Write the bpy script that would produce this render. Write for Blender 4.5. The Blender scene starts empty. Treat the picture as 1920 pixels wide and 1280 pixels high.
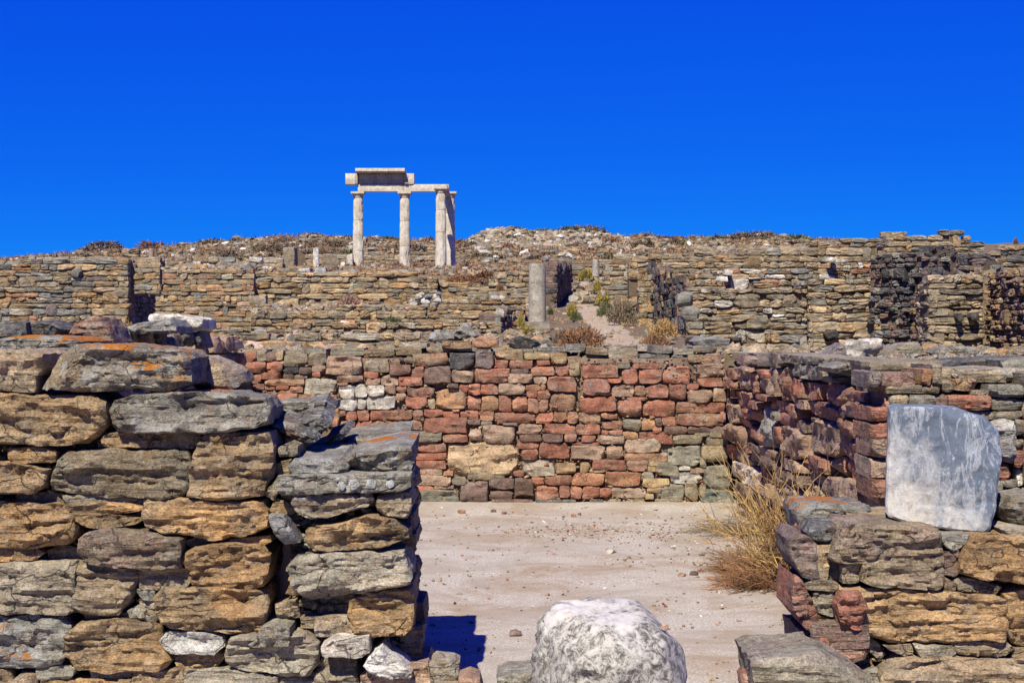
import bpy, math, random
import numpy as np
from mathutils import Vector

# ------------------------------------------------------------------ camera, sky, sun, exposure
S = bpy.context.scene
F = 2667.0            # focal length in photo pixels (50 mm on a 36 mm sensor, 1920 px wide)
HZ = 620.0            # horizon row in the photo
EYE = 1.70
cam = bpy.data.cameras.new('camera'); cam.lens = 50; cam.sensor_width = 36
cam.clip_end = 4000; cam.clip_start = 0.05; cam.shift_y = -20 / 1920
co = bpy.data.objects.new('camera', cam); S.collection.objects.link(co)
co.location = (0, 0, EYE); co.rotation_euler = (math.radians(90), 0, 0); S.camera = co

SUN_EL, SUN_AZ = math.radians(49), math.radians(17)      # azimuth measured from straight behind the camera towards the left
world = bpy.data.worlds.new('World'); S.world = world; world.use_nodes = True
wn = world.node_tree; wn.nodes.clear()
sky = wn.nodes.new('ShaderNodeTexSky'); sky.sky_type = 'NISHITA'; sky.sun_disc = False
sky.sun_elevation = SUN_EL; sky.sun_rotation = math.pi + SUN_AZ
sky.altitude = 3000; sky.air_density = 0.7; sky.dust_density = 0.0; sky.ozone_density = 10.0
# deep polarised blue: the sky's channels pulled apart
sep_ = wn.nodes.new('ShaderNodeSeparateColor'); cmb_ = wn.nodes.new('ShaderNodeCombineColor')
wn.links.new(sky.outputs[0], sep_.inputs[0])
for ch, (p_, g_) in enumerate(((1.0, 0.025), (0.90, 0.395), (0.22, 4.15))):
    a_ = wn.nodes.new('ShaderNodeMath'); a_.operation = 'POWER'; a_.inputs[1].default_value = p_
    b_ = wn.nodes.new('ShaderNodeMath'); b_.operation = 'MULTIPLY'; b_.inputs[1].default_value = g_
    wn.links.new(sep_.outputs[ch], a_.inputs[0]); wn.links.new(a_.outputs[0], b_.inputs[0]); wn.links.new(b_.outputs[0], cmb_.inputs[ch])
bg = wn.nodes.new('ShaderNodeBackground'); bg.inputs['Strength'].default_value = 0.0805
wo = wn.nodes.new('ShaderNodeOutputWorld')
wn.links.new(cmb_.outputs[0], bg.inputs[0]); wn.links.new(bg.outputs[0], wo.inputs[0])

sl = bpy.data.lights.new('sun', 'SUN'); sl.energy = 4.45; sl.angle = math.radians(0.5); sl.color = (1.0, 0.93, 0.73)
so = bpy.data.objects.new('sun', sl); S.collection.objects.link(so)
sdir = Vector((-math.sin(SUN_AZ) * math.cos(SUN_EL), -math.cos(SUN_AZ) * math.cos(SUN_EL), math.sin(SUN_EL)))
so.rotation_euler = sdir.to_track_quat('Z', 'Y').to_euler(); so.location = (-20, -30, 50)
S.view_settings.view_transform = 'Standard'; S.view_settings.look = 'None'
S.view_settings.exposure = 0.785; S.view_settings.gamma = 1.0; S.view_settings.use_curve_mapping = False
S.cycles.max_bounces = 6; S.cycles.diffuse_bounces = 3

rnd = random.Random(7)
rs = np.random.RandomState(7)
col = S.collection

# ------------------------------------------------------------------ noise (numpy gradient noise)
_p = np.random.RandomState(3).permutation(256); _p = np.concatenate([_p, _p, _p])
_g = np.random.RandomState(4).normal(size=(256, 3)); _g /= np.linalg.norm(_g, axis=1)[:, None]
def pn(P):
    i = np.floor(P).astype(int); f = P - i; i &= 255
    u = f * f * f * (f * (f * 6 - 15) + 10)
    r = np.zeros(len(P))
    for dx in (0, 1):
        wx = u[:, 0] if dx else 1 - u[:, 0]
        for dy in (0, 1):
            wy = u[:, 1] if dy else 1 - u[:, 1]
            for dz in (0, 1):
                wz = u[:, 2] if dz else 1 - u[:, 2]
                h = _p[_p[_p[i[:, 0] + dx] + i[:, 1] + dy] + i[:, 2] + dz]
                g = _g[h]
                r += wx * wy * wz * (g[:, 0] * (f[:, 0] - dx) + g[:, 1] * (f[:, 1] - dy) + g[:, 2] * (f[:, 2] - dz))
    return r * 1.6
def fbm(P, o=4, k=0.5):
    r = np.zeros(len(P)); a = 1.0
    for q in range(o):
        r += a * pn(P + 17.3 * q); P = P * 2.03; a *= k
    return r

# ------------------------------------------------------------------ materials
def nt(name):
    m = bpy.data.materials.new(name); m.use_nodes = True
    t = m.node_tree; b = t.nodes['Principled BSDF']; b.inputs['Roughness'].default_value = 0.9
    b.inputs['Specular IOR Level'].default_value = 0.25
    return m, t, b
def N(t, ty, **k):
    n = t.nodes.new(ty)
    for a, v in k.items():
        if a.startswith('i_'): n.inputs[int(a[2:])].default_value = v
        else: setattr(n, a, v)
    return n
def ramp(t, src, pts):
    r = t.nodes.new('ShaderNodeValToRGB'); t.links.new(src, r.inputs[0])
    e = r.color_ramp.elements
    while len(e) < len(pts): e.new(0.5)
    for q, (p, c) in zip(e, pts):
        q.position = p; q.color = (c, c, c, 1) if not hasattr(c, '__len__') else (*c, 1)
    return r.outputs[0]
def mix(t, a, b, f, mode='MIX'):
    m = t.nodes.new('ShaderNodeMix'); m.data_type = 'RGBA'; m.blend_type = mode
    for s, v in ((6, a), (7, b)):
        if isinstance(v, tuple): m.inputs[s].default_value = (*v, 1)
        else: t.links.new(v, m.inputs[s])
    if isinstance(f, (int, float)): m.inputs[0].default_value = f
    else: t.links.new(f, m.inputs[0])
    return m.outputs[2]
def mth(t, op, a, b=0.0):
    m = t.nodes.new('ShaderNodeMath'); m.operation = op
    for s, v in ((0, a), (1, b)):
        if isinstance(v, (int, float)): m.inputs[s].default_value = v
        else: t.links.new(v, m.inputs[s])
    return m.outputs[0]
def noise(t, vec, scale, detail=5, rough=0.6, dist=0.0):
    n = t.nodes.new('ShaderNodeTexNoise'); n.inputs['Scale'].default_value = scale
    n.inputs['Detail'].default_value = detail; n.inputs['Roughness'].default_value = rough; n.inputs['Distortion'].default_value = dist
    t.links.new(vec, n.inputs['Vector']); return n.outputs['Fac']
def mapping(t, vec, sc, rot=(0, 0, 0)):
    m = t.nodes.new('ShaderNodeMapping'); m.inputs['Scale'].default_value = sc; m.inputs['Rotation'].default_value = rot
    t.links.new(vec, m.inputs['Vector']); return m.outputs[0]

def stone_material(name, src='object', marble=False, strata=1.0, bump=1.0, k=1.0, stain=0.0):
    m, t, b = nt(name)
    geo = t.nodes.new('ShaderNodeNewGeometry'); P = geo.outputs['Position']
    if src == 'object':
        oi = t.nodes.new('ShaderNodeObjectInfo'); base = oi.outputs['Color']
        v = N(t, 'ShaderNodeVectorMath', operation='MULTIPLY_ADD')
        cmb = t.nodes.new('ShaderNodeCombineXYZ')
        for s in range(3): t.links.new(oi.outputs['Random'], cmb.inputs[s])
        t.links.new(cmb.outputs[0], v.inputs[0]); v.inputs[1].default_value = (37, 53, 71); t.links.new(P, v.inputs[2])
        P = v.outputs[0]
        tint = N(t, 'ShaderNodeAttribute', attribute_type='OBJECT', attribute_name='tint').outputs['Color']
        lich = N(t, 'ShaderNodeAttribute', attribute_type='OBJECT', attribute_name='lichen').outputs['Fac']
        spots = N(t, 'ShaderNodeAttribute', attribute_type='OBJECT', attribute_name='spots').outputs['Fac']
    else:
        base = N(t, 'ShaderNodeAttribute', attribute_type='GEOMETRY', attribute_name='col').outputs['Color']
        tint = base; lich = spots = None
    n1 = noise(t, P, 5.0 * k, 7, 0.68, 0.4)
    n2 = noise(t, P, 2.3 * k, 4, 0.6, 0.8)
    n3 = noise(t, P, 34.0 * k, 4, 0.7)
    st = noise(t, mapping(t, P, (2.2 * k, 2.2 * k, 21 * k), (0.12, 0.1, 0)), 1.0, 6, 0.66, 0.9)
    c = mix(t, base, tint, ramp(t, n2, [(0.44, 0.0), (0.58, 1.0)])) if src == 'object' else base
    c = mix(t, c, ramp(t, n1, [(0.3, 0.50), (0.5, 0.95), (0.68, 1.35)]), 1.0, 'MULTIPLY')
    c = mix(t, c, ramp(t, st, [(0.34, 0.52), (0.46, 0.95), (0.62, 1.22)]), 0.55 * strata, 'MULTIPLY')
    c = mix(t, c, ramp(t, n3, [(0.32, 0.55), (0.5, 1.0), (0.68, 1.4)]), 0.6, 'MULTIPLY')
    n4 = noise(t, P, 105.0 * k, 3, 0.7)
    c = mix(t, c, ramp(t, n4, [(0.36, 0.45), (0.5, 1.0), (0.64, 1.5)]), 0.75, 'MULTIPLY')
    wv = N(t, 'ShaderNodeVectorMath', operation='MULTIPLY_ADD'); nc = t.nodes.new('ShaderNodeTexNoise'); nc.inputs['Scale'].default_value = 6.0 * k; nc.inputs['Detail'].default_value = 5
    t.links.new(P, nc.inputs['Vector']); t.links.new(nc.outputs['Color'], wv.inputs[0]); wv.inputs[1].default_value = (.22 / k, .22 / k, .16 / k); t.links.new(P, wv.inputs[2])
    vc = t.nodes.new('ShaderNodeTexVoronoi'); vc.feature = 'DISTANCE_TO_EDGE'; vc.inputs['Scale'].default_value = 3.2 * k
    t.links.new(mapping(t, wv.outputs[0], (1, 1, 2.4)), vc.inputs['Vector'])
    crack = ramp(t, vc.outputs['Distance'], [(0.0, 1.0), (0.022, 0.0)])
    crack = mth(t, 'MULTIPLY', crack, ramp(t, n2, [(0.46, 0.0), (0.56, 1.0)]))
    c = mix(t, c, (0.035, 0.027, 0.02), mth(t, 'MULTIPLY', crack, 0.75))
    if stain:
        sn_ = noise(t, mapping(t, P, (1, 1, 1.8)), 8.0 * k, 8, 0.74, 1.0)
        c = mix(t, c, mix(t, (0.30, 0.135, 0.045), (0.10, 0.075, 0.055), n1), mth(t, 'MULTIPLY', ramp(t, sn_, [(0.53, 0.0), (0.66, 1.0)]), stain))
        c = mix(t, c, (0.36, 0.32, 0.26), mth(t, 'MULTIPLY', ramp(t, noise(t, P, 21.0 * k, 7, 0.8), [(0.54, 0.0), (0.66, 1.0)]), stain * .8))
    # pale mineral flecks
    fl = noise(t, P, 70.0 * k, 2, 0.5)
    c = mix(t, c, (0.42, 0.38, 0.32), mth(t, 'MULTIPLY', ramp(t, fl, [(0.66, 0.0), (0.74, 1.0)]), 0.5))
    if src == 'object':
        # grey-white crust lichen
        w = noise(t, P, 13.0, 5, 0.7, 0.5)
        sm = mth(t, 'MULTIPLY', ramp(t, w, [(0.52, 0.0), (0.60, 1.0)]), spots)
        c = mix(t, c, (0.31, 0.31, 0.285), sm)
        # orange lichen in ragged patches
        lp = noise(t, P, 3.6, 8, 0.66, 0.9)
        thr = mth(t, 'SUBTRACT', 0.80, mth(t, 'MULTIPLY', lich, 0.33))
        sn = t.nodes.new('ShaderNodeSeparateXYZ'); t.links.new(geo.outputs['True Normal'], sn.inputs[0])
        lm = mth(t, 'MULTIPLY', mth(t, 'SUBTRACT', mth(t, 'ADD', lp, mth(t, 'MULTIPLY', sn.outputs[2], 0.12)), thr), 22.0)
        lm = mth(t, 'MINIMUM', mth(t, 'MAXIMUM', lm, 0.0), 1.0)
        lm = mth(t, 'MULTIPLY', lm, mth(t, 'GREATER_THAN', lich, 0.01))
        c = mix(t, c, mix(t, (0.26, 0.08, 0.01), (0.36, 0.14, 0.016), n3), lm)
    t.links.new(c, b.inputs['Base Color'])
    h = mth(t, 'ADD', mth(t, 'MULTIPLY', n1, 0.5), mth(t, 'ADD', mth(t, 'MULTIPLY', st, 0.75 * strata), mth(t, 'ADD', mth(t, 'MULTIPLY', n4, 0.07), mth(t, 'MULTIPLY', n3, 0.24))))
    h = mth(t, 'SUBTRACT', h, mth(t, 'MULTIPLY', crack, 0.22))
    bp = N(t, 'ShaderNodeBump'); bp.inputs['Strength'].default_value = 0.9 * bump; bp.inputs['Distance'].default_value = 0.045 / k
    t.links.new(h, bp.inputs['Height']); t.links.new(bp.outputs[0], b.inputs['Normal'])
    b.inputs['Roughness'].default_value = 0.88
    return m

def marble_material(name, dark=(0.10, 0.10, 0.095), blue=(0.10, 0.125, 0.17), white=(0.50, 0.475, 0.44), mode='block'):
    m, t, b = nt(name)
    tc = t.nodes.new('ShaderNodeTexCoord'); P = tc.outputs['Object']
    sep = t.nodes.new('ShaderNodeSeparateXYZ'); t.links.new(P, sep.inputs[0])
    a = noise(t, P, 6.0, 8, 0.7, 0.8); f = noise(t, P, 30, 6, 0.75, 0.3)
    if mode == 'block':
        v = noise(t, mapping(t, P, (9, 9, 3.0), (0, 0.15, 0)), 1.5, 9, 0.75, 1.2)
        side = mth(t, 'ADD', mth(t, 'MULTIPLY', sep.outputs[0], 1.0), mth(t, 'MULTIPLY', sep.outputs[2], 0.95))
        sa = mth(t, 'ADD', mth(t, 'ADD', side, 0.26), a)
        c = mix(t, white, blue, ramp(t, sa, [(0.48, 0.0), (0.78, 1.0)]))
        c = mix(t, c, (0.33, 0.35, 0.385), mth(t, 'MULTIPLY', ramp(t, v, [(0.50, 0.0), (0.56, 1.0), (0.63, 0.1)]), 0.9))
        c = mix(t, c, (0.075, 0.09, 0.12), mth(t, 'MULTIPLY', ramp(t, noise(t, P, 15, 8, 0.78, 0.8), [(0.34, 1.0), (0.45, 0.0)]), 0.75))
        c = mix(t, c, (0.46, 0.40, 0.32), mth(t, 'MULTIPLY', ramp(t, noise(t, P, 3, 4, 0.5), [(0.56, 0.0), (0.70, 1.0)]), 0.4))
    elif mode == 'stump':
        sa = mth(t, 'ADD', mth(t, 'MULTIPLY', sep.outputs[2], -3.2), mth(t, 'MULTIPLY', noise(t, P, 4.5, 8, 0.7, 0.8), 2.6))
        low = ramp(t, mth(t, 'MULTIPLY', mth(t, 'ADD', sa, 0.90), 5.0), [(0.0, 0.0), (1.0, 1.0)])
        sp = ramp(t, noise(t, P, 30, 9, 0.88, 0.6), [(0.44, 0.0), (0.54, 1.0)])
        g = mix(t, (0.06, 0.055, 0.045), (0.42, 0.40, 0.36), sp)
        c = mix(t, white, (0.48, 0.36, 0.25), mth(t, 'MULTIPLY', ramp(t, noise(t, P, 4.5, 5, 0.6), [(0.50, 0.0), (0.64, 1.0)]), 0.55))
        c = mix(t, c, g, mth(t, 'MULTIPLY', low, 0.92))
    else:
        v = noise(t, mapping(t, P, (3, 3, 1.0), (0.3, 0.5, 0)), 1.6, 7, 0.7, 2.0)
        c = mix(t, white, (0.37, 0.28, 0.19), mth(t, 'MULTIPLY', ramp(t, noise(t, P, 1.1, 4, 0.6), [(0.42, 0.0), (0.62, 1.0)]), 0.6))
        c = mix(t, c, (0.22, 0.205, 0.195), mth(t, 'MULTIPLY', ramp(t, v, [(0.5, 0.0), (0.56, 1.0), (0.64, 0.0)]), 0.6))
    c = mix(t, c, ramp(t, f, [(0.3, 0.6), (0.5, 1.0), (0.7, 1.15)]), 0.7, 'MULTIPLY')
    t.links.new(c, b.inputs['Base Color']); b.inputs['Roughness'].default_value = 0.7
    bp = N(t, 'ShaderNodeBump'); bp.inputs['Strength'].default_value = 0.6; bp.inputs['Distance'].default_value = 0.02
    t.links.new(mth(t, 'ADD', mth(t, 'MULTIPLY', a, 0.3), mth(t, 'MULTIPLY', f, 0.55)), bp.inputs['Height'])
    t.links.new(bp.outputs[0], b.inputs['Normal'])
    return m

def earth_material(name, c0, c1, c2, sc=1.0, bump=0.5):
    c0, c1, c2 = (tuple(.76 * x for x in q) for q in (c0, c1, c2))
    m, t, b = nt(name)
    P = t.nodes.new('ShaderNodeNewGeometry').outputs['Position']
    a = noise(t, P, 0.9 * sc, 7, 0.65, 0.4); f = noise(t, P, 22 * sc, 5, 0.75); g = noise(t, P, 6 * sc, 5, 0.7)
    c = mix(t, c0, c1, ramp(t, a, [(0.38, 0.0), (0.62, 1.0)]))
    c = mix(t, c, c2, ramp(t, g, [(0.52, 0.0), (0.66, 1.0)]))
    c = mix(t, c, ramp(t, f, [(0.3, 0.55), (0.5, 1.0), (0.7, 1.4)]), 0.8, 'MULTIPLY')
    t.links.new(c, b.inputs['Base Color'])
    bp = N(t, 'ShaderNodeBump'); bp.inputs['Strength'].default_value = bump; bp.inputs['Distance'].default_value = 0.05
    t.links.new(mth(t, 'ADD', g, mth(t, 'MULTIPLY', f, 0.4)), bp.inputs['Height']); t.links.new(bp.outputs[0], b.inputs['Normal'])
    return m

def floor_material():
    m, t, b = nt('gravel_floor')
    P = t.nodes.new('ShaderNodeNewGeometry').outputs['Position']
    pink, tan, white = (0.315, 0.268, 0.222), (0.28, 0.208, 0.145), (0.56, 0.54, 0.51)
    big = noise(t, mapping(t, P, (0.8, 0.8, 1)), 1.0, 7, 0.68, 0.6)
    big2 = noise(t, mapping(t, P, (1.0, 1.2, 1)), 1.5, 8, 0.72, 0.9)
    c = mix(t, pink, tan, ramp(t, big, [(0.46, 0.0), (0.60, 1.0)]))
    c = mix(t, c, (0.36, 0.315, 0.27), ramp(t, big2, [(0.42, 0.7), (0.58, 0.0)]))
    grit = noise(t, P, 75, 4, 0.8)
    wm = mth(t, 'MULTIPLY', ramp(t, grit, [(0.50, 0.0), (0.60, 1.0)]), ramp(t, big2, [(0.40, 1.0), (0.56, 0.12)]))
    c = mix(t, c, white, wm)
    vo = N(t, 'ShaderNodeTexVoronoi'); vo.inputs['Scale'].default_value = 60; t.links.new(P, vo.inputs['Vector'])
    c = mix(t, c, (0.16, 0.12, 0.10), mth(t, 'MULTIPLY', ramp(t, noise(t, P, 48, 3, 0.7), [(0.30, 1.0), (0.36, 0.0)]), 0.7))
    # white salt line close to the back wall
    sp = t.nodes.new('ShaderNodeSeparateXYZ'); t.links.new(P, sp.inputs[0])
    edge = ramp(t, mth(t, 'ADD', mth(t, 'MULTIPLY', sp.outputs[1], 0.5), mth(t, 'MULTIPLY', big2, 0.9)), [(0.0, 0.0), (1.0, 0.0)])
    c = mix(t, c, mix(t, (0.75, 0.75, 0.75), (1.25, 1.25, 1.25), grit), 0.6, 'MULTIPLY')
    t.links.new(c, b.inputs['Base Color'])
    bp = N(t, 'ShaderNodeBump'); bp.inputs['Strength'].default_value = 0.5; bp.inputs['Distance'].default_value = 0.012
    t.links.new(mth(t, 'ADD', grit, mth(t, 'MULTIPLY', noise(t, P, 16, 5, 0.7), 0.5)), bp.inputs['Height']); t.links.new(bp.outputs[0], b.inputs['Normal'])
    return m

def flat_material(name, c, var=0.5, sc=8.0, rough=0.9, trans=0.0):
    c = tuple(.78 * x for x in c)
    m, t, b = nt(name)
    P = t.nodes.new('ShaderNodeNewGeometry').outputs['Position']
    n = noise(t, P, sc, 3, 0.7)
    cc = mix(t, c, ramp(t, n, [(0.3, 1 - var), (0.7, 1 + var)]), 1.0, 'MULTIPLY')
    t.links.new(cc, b.inputs['Base Color']); b.inputs['Roughness'].default_value = rough
    return m

M_schist = stone_material('schist', 'object', k=1.0, stain=0.5, bump=1.1)
M_red = stone_material('red_stone', 'object', k=1.5, strata=0.55, bump=0.9, stain=0.22)
M_far = stone_material('hill_stone', 'object', k=0.9, strata=0.8, bump=1.0)
M_rub = stone_material('rubble_stone', 'attr', k=0.8, strata=0.3)
M_pale = stone_material('pale_stone', 'object', k=2.0, strata=0.4, bump=0.6)
M_marble = marble_material('blue_white_marble')
M_stump = marble_material('weathered_marble', mode='stump')
M_temple = marble_material('temple_marble', mode='temple', white=(0.56, 0.515, 0.44))
M_core = earth_material('wall_core_earth', (0.15, 0.108, 0.07), (0.20, 0.145, 0.095), (0.10, 0.078, 0.055), 4.0)
M_mortar = earth_material('mortar_earth', (0.28, 0.20, 0.14), (0.20, 0.14, 0.095), (0.13, 0.09, 0.065), 6.0)
M_hill = earth_material('hill_earth', (0.20, 0.135, 0.082), (0.145, 0.11, 0.066), (0.26, 0.19, 0.125), 0.7)
M_path = earth_material('path_earth', (0.46, 0.36, 0.26), (0.40, 0.30, 0.21), (0.52, 0.43, 0.33), 1.2)
M_floor = floor_material()
M_straw = flat_material('dry_straw', (0.47, 0.30, 0.12), 0.6, 14)
M_strawd = flat_material('dead_brown_stalk', (0.20, 0.115, 0.055), 0.5, 14)
M_twig = flat_material('grey_brown_twig', (0.19, 0.145, 0.10), 0.6, 5)
M_rust = flat_material('dry_reddish_scrub', (0.27, 0.14, 0.075), 0.6, 5)
M_olive = flat_material('olive_leaf', (0.13, 0.14, 0.06), 0.6, 6)
M_yellow = flat_material('yellow_flower', (0.42, 0.30, 0.06), 0.4, 9)
M_green = flat_material('green_leaf', (0.10, 0.125, 0.045), 0.5, 6)
M_pinkb = flat_material('pinkish_dry_bloom', (0.36, 0.22, 0.17), 0.4, 6)

# ------------------------------------------------------------------ basic helpers
def at(px, py, d): return Vector(((px - 960) / F * d, d, EYE + (HZ - py) / F * d))
def mesh(name, V, Fc, smooth=True):
    me = bpy.data.meshes.new(name)
    me.from_pydata([tuple(v) for v in V] if not isinstance(V, np.ndarray) else V.tolist(), [], Fc if isinstance(Fc, list) else Fc.tolist())
    if smooth: me.polygons.foreach_set('use_smooth', [True] * len(me.polygons))
    me.update()
    if smooth: me.set_sharp_from_angle(angle=math.radians(smooth if smooth > 1 else 38))
    return me
def link(name, me, mat=None, parent=None, loc=(0, 0, 0), rz=0, rot=None):
    o = bpy.data.objects.new(name, me); col.objects.link(o)
    if mat is not None and not me.materials: me.materials.append(mat)
    o.location = loc; o.rotation_euler = rot if rot is not None else (0, 0, rz)
    if parent is not None: o.parent = parent
    return o
def tag(o, label=None, cat=None, group=None, kind=None):
    if label: o['label'] = label
    if cat: o['category'] = cat
    if group: o['group'] = group
    if kind: o['kind'] = kind
    return o
def empty(name, label, cat, loc=(0, 0, 0), group=None):
    o = bpy.data.objects.new(name, None); col.objects.link(o); o.location = loc; o.empty_display_size = 0.2
    return tag(o, label, cat, group, 'thing')
def inv(o, parent):                 # parent without moving the child
    o.parent = parent; o.location = Vector(o.location) - Vector(parent.location)

PAL = dict(
    R=(.37, .150, .098), B=(.35, .215, .145), P=(.42, .30, .22), O=(.42, .245, .135), T=(.34, .25, .15), Y=(.46, .345, .195),
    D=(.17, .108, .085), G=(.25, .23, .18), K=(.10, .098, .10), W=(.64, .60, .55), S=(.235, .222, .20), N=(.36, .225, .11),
    H=(.25, .195, .125), L=(.36, .32, .25), E=(.095, .12, .11), Q=(.24, .165, .145), C=(.62, .44, .28), U=(.27, .275, .285), J=(.37, .29, .20),
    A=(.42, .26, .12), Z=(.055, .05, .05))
for k_ in PAL: PAL[k_] = tuple(.76 * x for x in PAL[k_])
TINT = dict(R='B', B='P', P='B', O='R', T='G', Y='O', D='Q', G='T', K='Q', W='L', S='G', N='H', H='N', L='T', E='G', Q='D', C='Y', U='S', J='H', A='H', Z='K')
def colour(o, code, r=rnd, jit=0.16, lichen=0.0, spots=0.15, tint=None):
    c = PAL[code[0]]; k = 1 + r.uniform(-jit, jit); w = r.uniform(-0.05, 0.05)
    o.color = (min(.9, c[0] * k * (1 + w)), min(.9, c[1] * k), min(.9, c[2] * k * (1 - w)), 1)
    tc = PAL[tint or (code[1] if len(code) > 1 else TINT[code[0]])]
    o['tint'] = [(c[q] * 0.35 + tc[q] * 0.65) * k for q in range(3)]
    o['lichen'] = float(lichen); o['spots'] = float(spots)
    return o

# ------------------------------------------------------------------ one stone from an outline
def lattice(nu, nv, nw):
    I = -np.ones((nu + 1, nv + 1, nw + 1), int)
    A, B, C = np.meshgrid(np.arange(nu + 1), np.arange(nv + 1), np.arange(nw + 1), indexing='ij')
    surf = (C == 0) | (A == 0) | (A == nu) | (B == 0) | (B == nv)
    I[surf] = np.arange(surf.sum())
    q = []
    def quads(g, flip):
        a, b, c, d = g[:-1, :-1].ravel(), g[1:, :-1].ravel(), g[1:, 1:].ravel(), g[:-1, 1:].ravel()
        q.append(np.stack([a, d, c, b] if flip else [a, b, c, d], 1))
    quads(I[:, :, 0], False)
    quads(I[0, :, :], False); quads(I[nu, :, :], True)
    quads(I[:, 0, :], True); quads(I[:, nv, :], False)
    back = list(I[:, 0, nw]) + list(I[nu, 1:, nw]) + list(I[nu - 1::-1, nv, nw]) + list(I[0, nv - 1:0:-1, nw])
    return A[surf] / nu, B[surf] / nv, C[surf] / nw, np.concatenate(q).tolist() + [[int(x) for x in back[::-1]]]
_lat = {}
def stone_mesh(poly, T, cell, seed, rough=1.0, bevel=0.3, chip=1.0, strata=1.0, name='stone', smooth=True, taper=0.05, wob=1.0, tilt=None, cuts=5, grow=0.0, cutd=1.0):
    """poly: outline (x, z) in metres about the centre; front face at y=0, back at y=T"""
    P = np.array(poly, float); lo, hi = P.min(0), P.max(0); w, h = hi - lo
    if grow: P = (P - (lo + hi) / 2) * np.array([1 + 2 * grow / w, 1 + 2 * grow / h]) + (lo + hi) / 2; lo, hi = P.min(0), P.max(0); w, h = hi - lo
    md = min(w, h)
    nu = int(np.clip(round(w / cell), 4, 64)); nv = int(np.clip(round(h / cell), 3, 40)); nw = int(np.clip(round(T / cell / 2), 2, 12))
    key = (nu, nv, nw)
    if key not in _lat: _lat[key] = lattice(*key)
    a, b, c, faces = _lat[key]
    a = 2 * a - 1; b = 2 * b - 1
    bz, bx = min(.3, bevel * md / h), min(.3, bevel * md / w)
    if nu > 5: a = np.where(abs(a) > 1 - 3 / nu, np.sign(a) * (1 - bx * (1 - abs(a)) * nu / 2), a * (1 - bx) / max(1e-6, 1 - 2 / nu))
    if nv > 5: b = np.where(abs(b) > 1 - 3 / nv, np.sign(b) * (1 - bz * (1 - abs(b)) * nv / 2), b * (1 - bz) / max(1e-6, 1 - 2 / nv))
    rho = np.maximum(abs(a), abs(b))
    C = np.array([(lo[0] + hi[0]) / 2, (lo[1] + hi[1]) / 2])
    dx, dz = a * w / 2, b * h / 2
    Q = P - C
    th = np.arctan2(dz, dx)
    rim = np.unique(np.round(th[rho > .999], 6))
    va = np.sort(np.arctan2(Q[:, 1], Q[:, 0]))
    used = {}
    for v in va:                       # let lattice rays run exactly through the corners of the outline
        i_ = int(np.argmin(abs(rim - v)))
        if i_ not in used or abs(rim[i_] - v) < abs(rim[i_] - used[i_]): used[i_] = v
    ks = sorted(used); xp = [rim[i_] for i_ in ks]; fp = [used[i_] for i_ in ks]
    if len(ks) > 2 and all(q > p for p, q in zip(fp, fp[1:])):
        th = np.interp(th, [xp[-1] - 2 * math.pi] + xp + [xp[0] + 2 * math.pi], [fp[-1] - 2 * math.pi] + fp + [fp[0] + 2 * math.pi])
    ux, uz = np.cos(th), np.sin(th)
    R = np.zeros(len(a))
    Q2 = np.roll(Q, -1, 0)
    for (x1, z1), (x2, z2) in zip(Q, Q2):
        ex, ez = x2 - x1, z2 - z1
        den = ux * ez - uz * ex
        den = np.where(abs(den) < 1e-9, 1e-9, den)
        tt = (x1 * ez - z1 * ex) / den
        ss = (x1 * uz - z1 * ux) / den
        ok = (ss >= -1e-4) & (ss <= 1 + 1e-4) & (tt > 0)
        R = np.where(ok, np.maximum(R, tt), R)
    R = np.where(R <= 0, 0.5 * md, R)
    r_ = bevel * md / 2
    X = C[0] + ux * R * rho; Z = C[1] + uz * R * rho
    de = np.clip((1 - rho) * R, 0, r_)
    y0 = r_ - np.sqrt(np.maximum(0, r_ * r_ - (r_ - de) ** 2))
    Y = np.where(c > 0, r_ + (T - r_) * c, y0)
    k = 1 - taper * c
    X = C[0] + (X - C[0]) * k; Z = C[1] + (Z - C[1]) * k
    V = np.stack([X, Y, Z], 1); off = np.array([seed * 3.71 % 91, seed * 7.13 % 83, seed * 1.97 % 77])
    s = 1 / max(0.05, md)
    wv = V * s * 0.9 + off
    rc = np.random.RandomState(int(seed) % 100000)
    for q in range(int(cuts)):
        dv = np.array([rc.choice((-1, 1)) * rc.uniform(.15, 1.2), -rc.uniform(.35, 1.3), rc.choice((-1, 1)) * rc.uniform(.3, 1.2)]); dv /= np.linalg.norm(dv)
        pr = V @ dv; cc_ = pr.max() - rc.uniform(.04, .16) * md * cutd
        V = V - np.maximum(0, pr - cc_)[:, None] * dv
    am = 0.034 * md * rough * wob
    D = np.stack([fbm(wv, 3), fbm(wv + 31, 3), fbm(wv + 67, 3)], 1) * am
    V2 = V + D
    tl = math.radians((seed * 37 % 17 - 8)) if tilt is None else tilt
    rx = V[:, 0] * math.cos(tl) + V[:, 2] * math.sin(tl); rz = -V[:, 0] * math.sin(tl) + V[:, 2] * math.cos(tl)
    front = (c == 0) * 1.0
    # layered splits
    q = pn(np.stack([rx * 3.0, V[:, 1] * 3, rz * 26], 1) + off)
    q2 = pn(np.stack([rx * 7.0, V[:, 1] * 6, rz * 60], 1) + off * 2)
    V2[:, 1] += strata * min(0.012, 0.07 * md) * (q + 0.5 * q2) * (0.35 + 0.65 * front)
    # chips: terraced noise
    kk = min(1.8, max(.8, 0.15 / max(md, .04)))
    wp = fbm(np.stack([rx * 9, V[:, 1] * 5, rz * 9], 1) * kk + off, 2) * .5
    g = fbm(np.stack([rx * 1.5 + wp, V[:, 1] * 3, rz * 10.5 + wp], 1) * kk + off * 1.7, 3)
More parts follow.
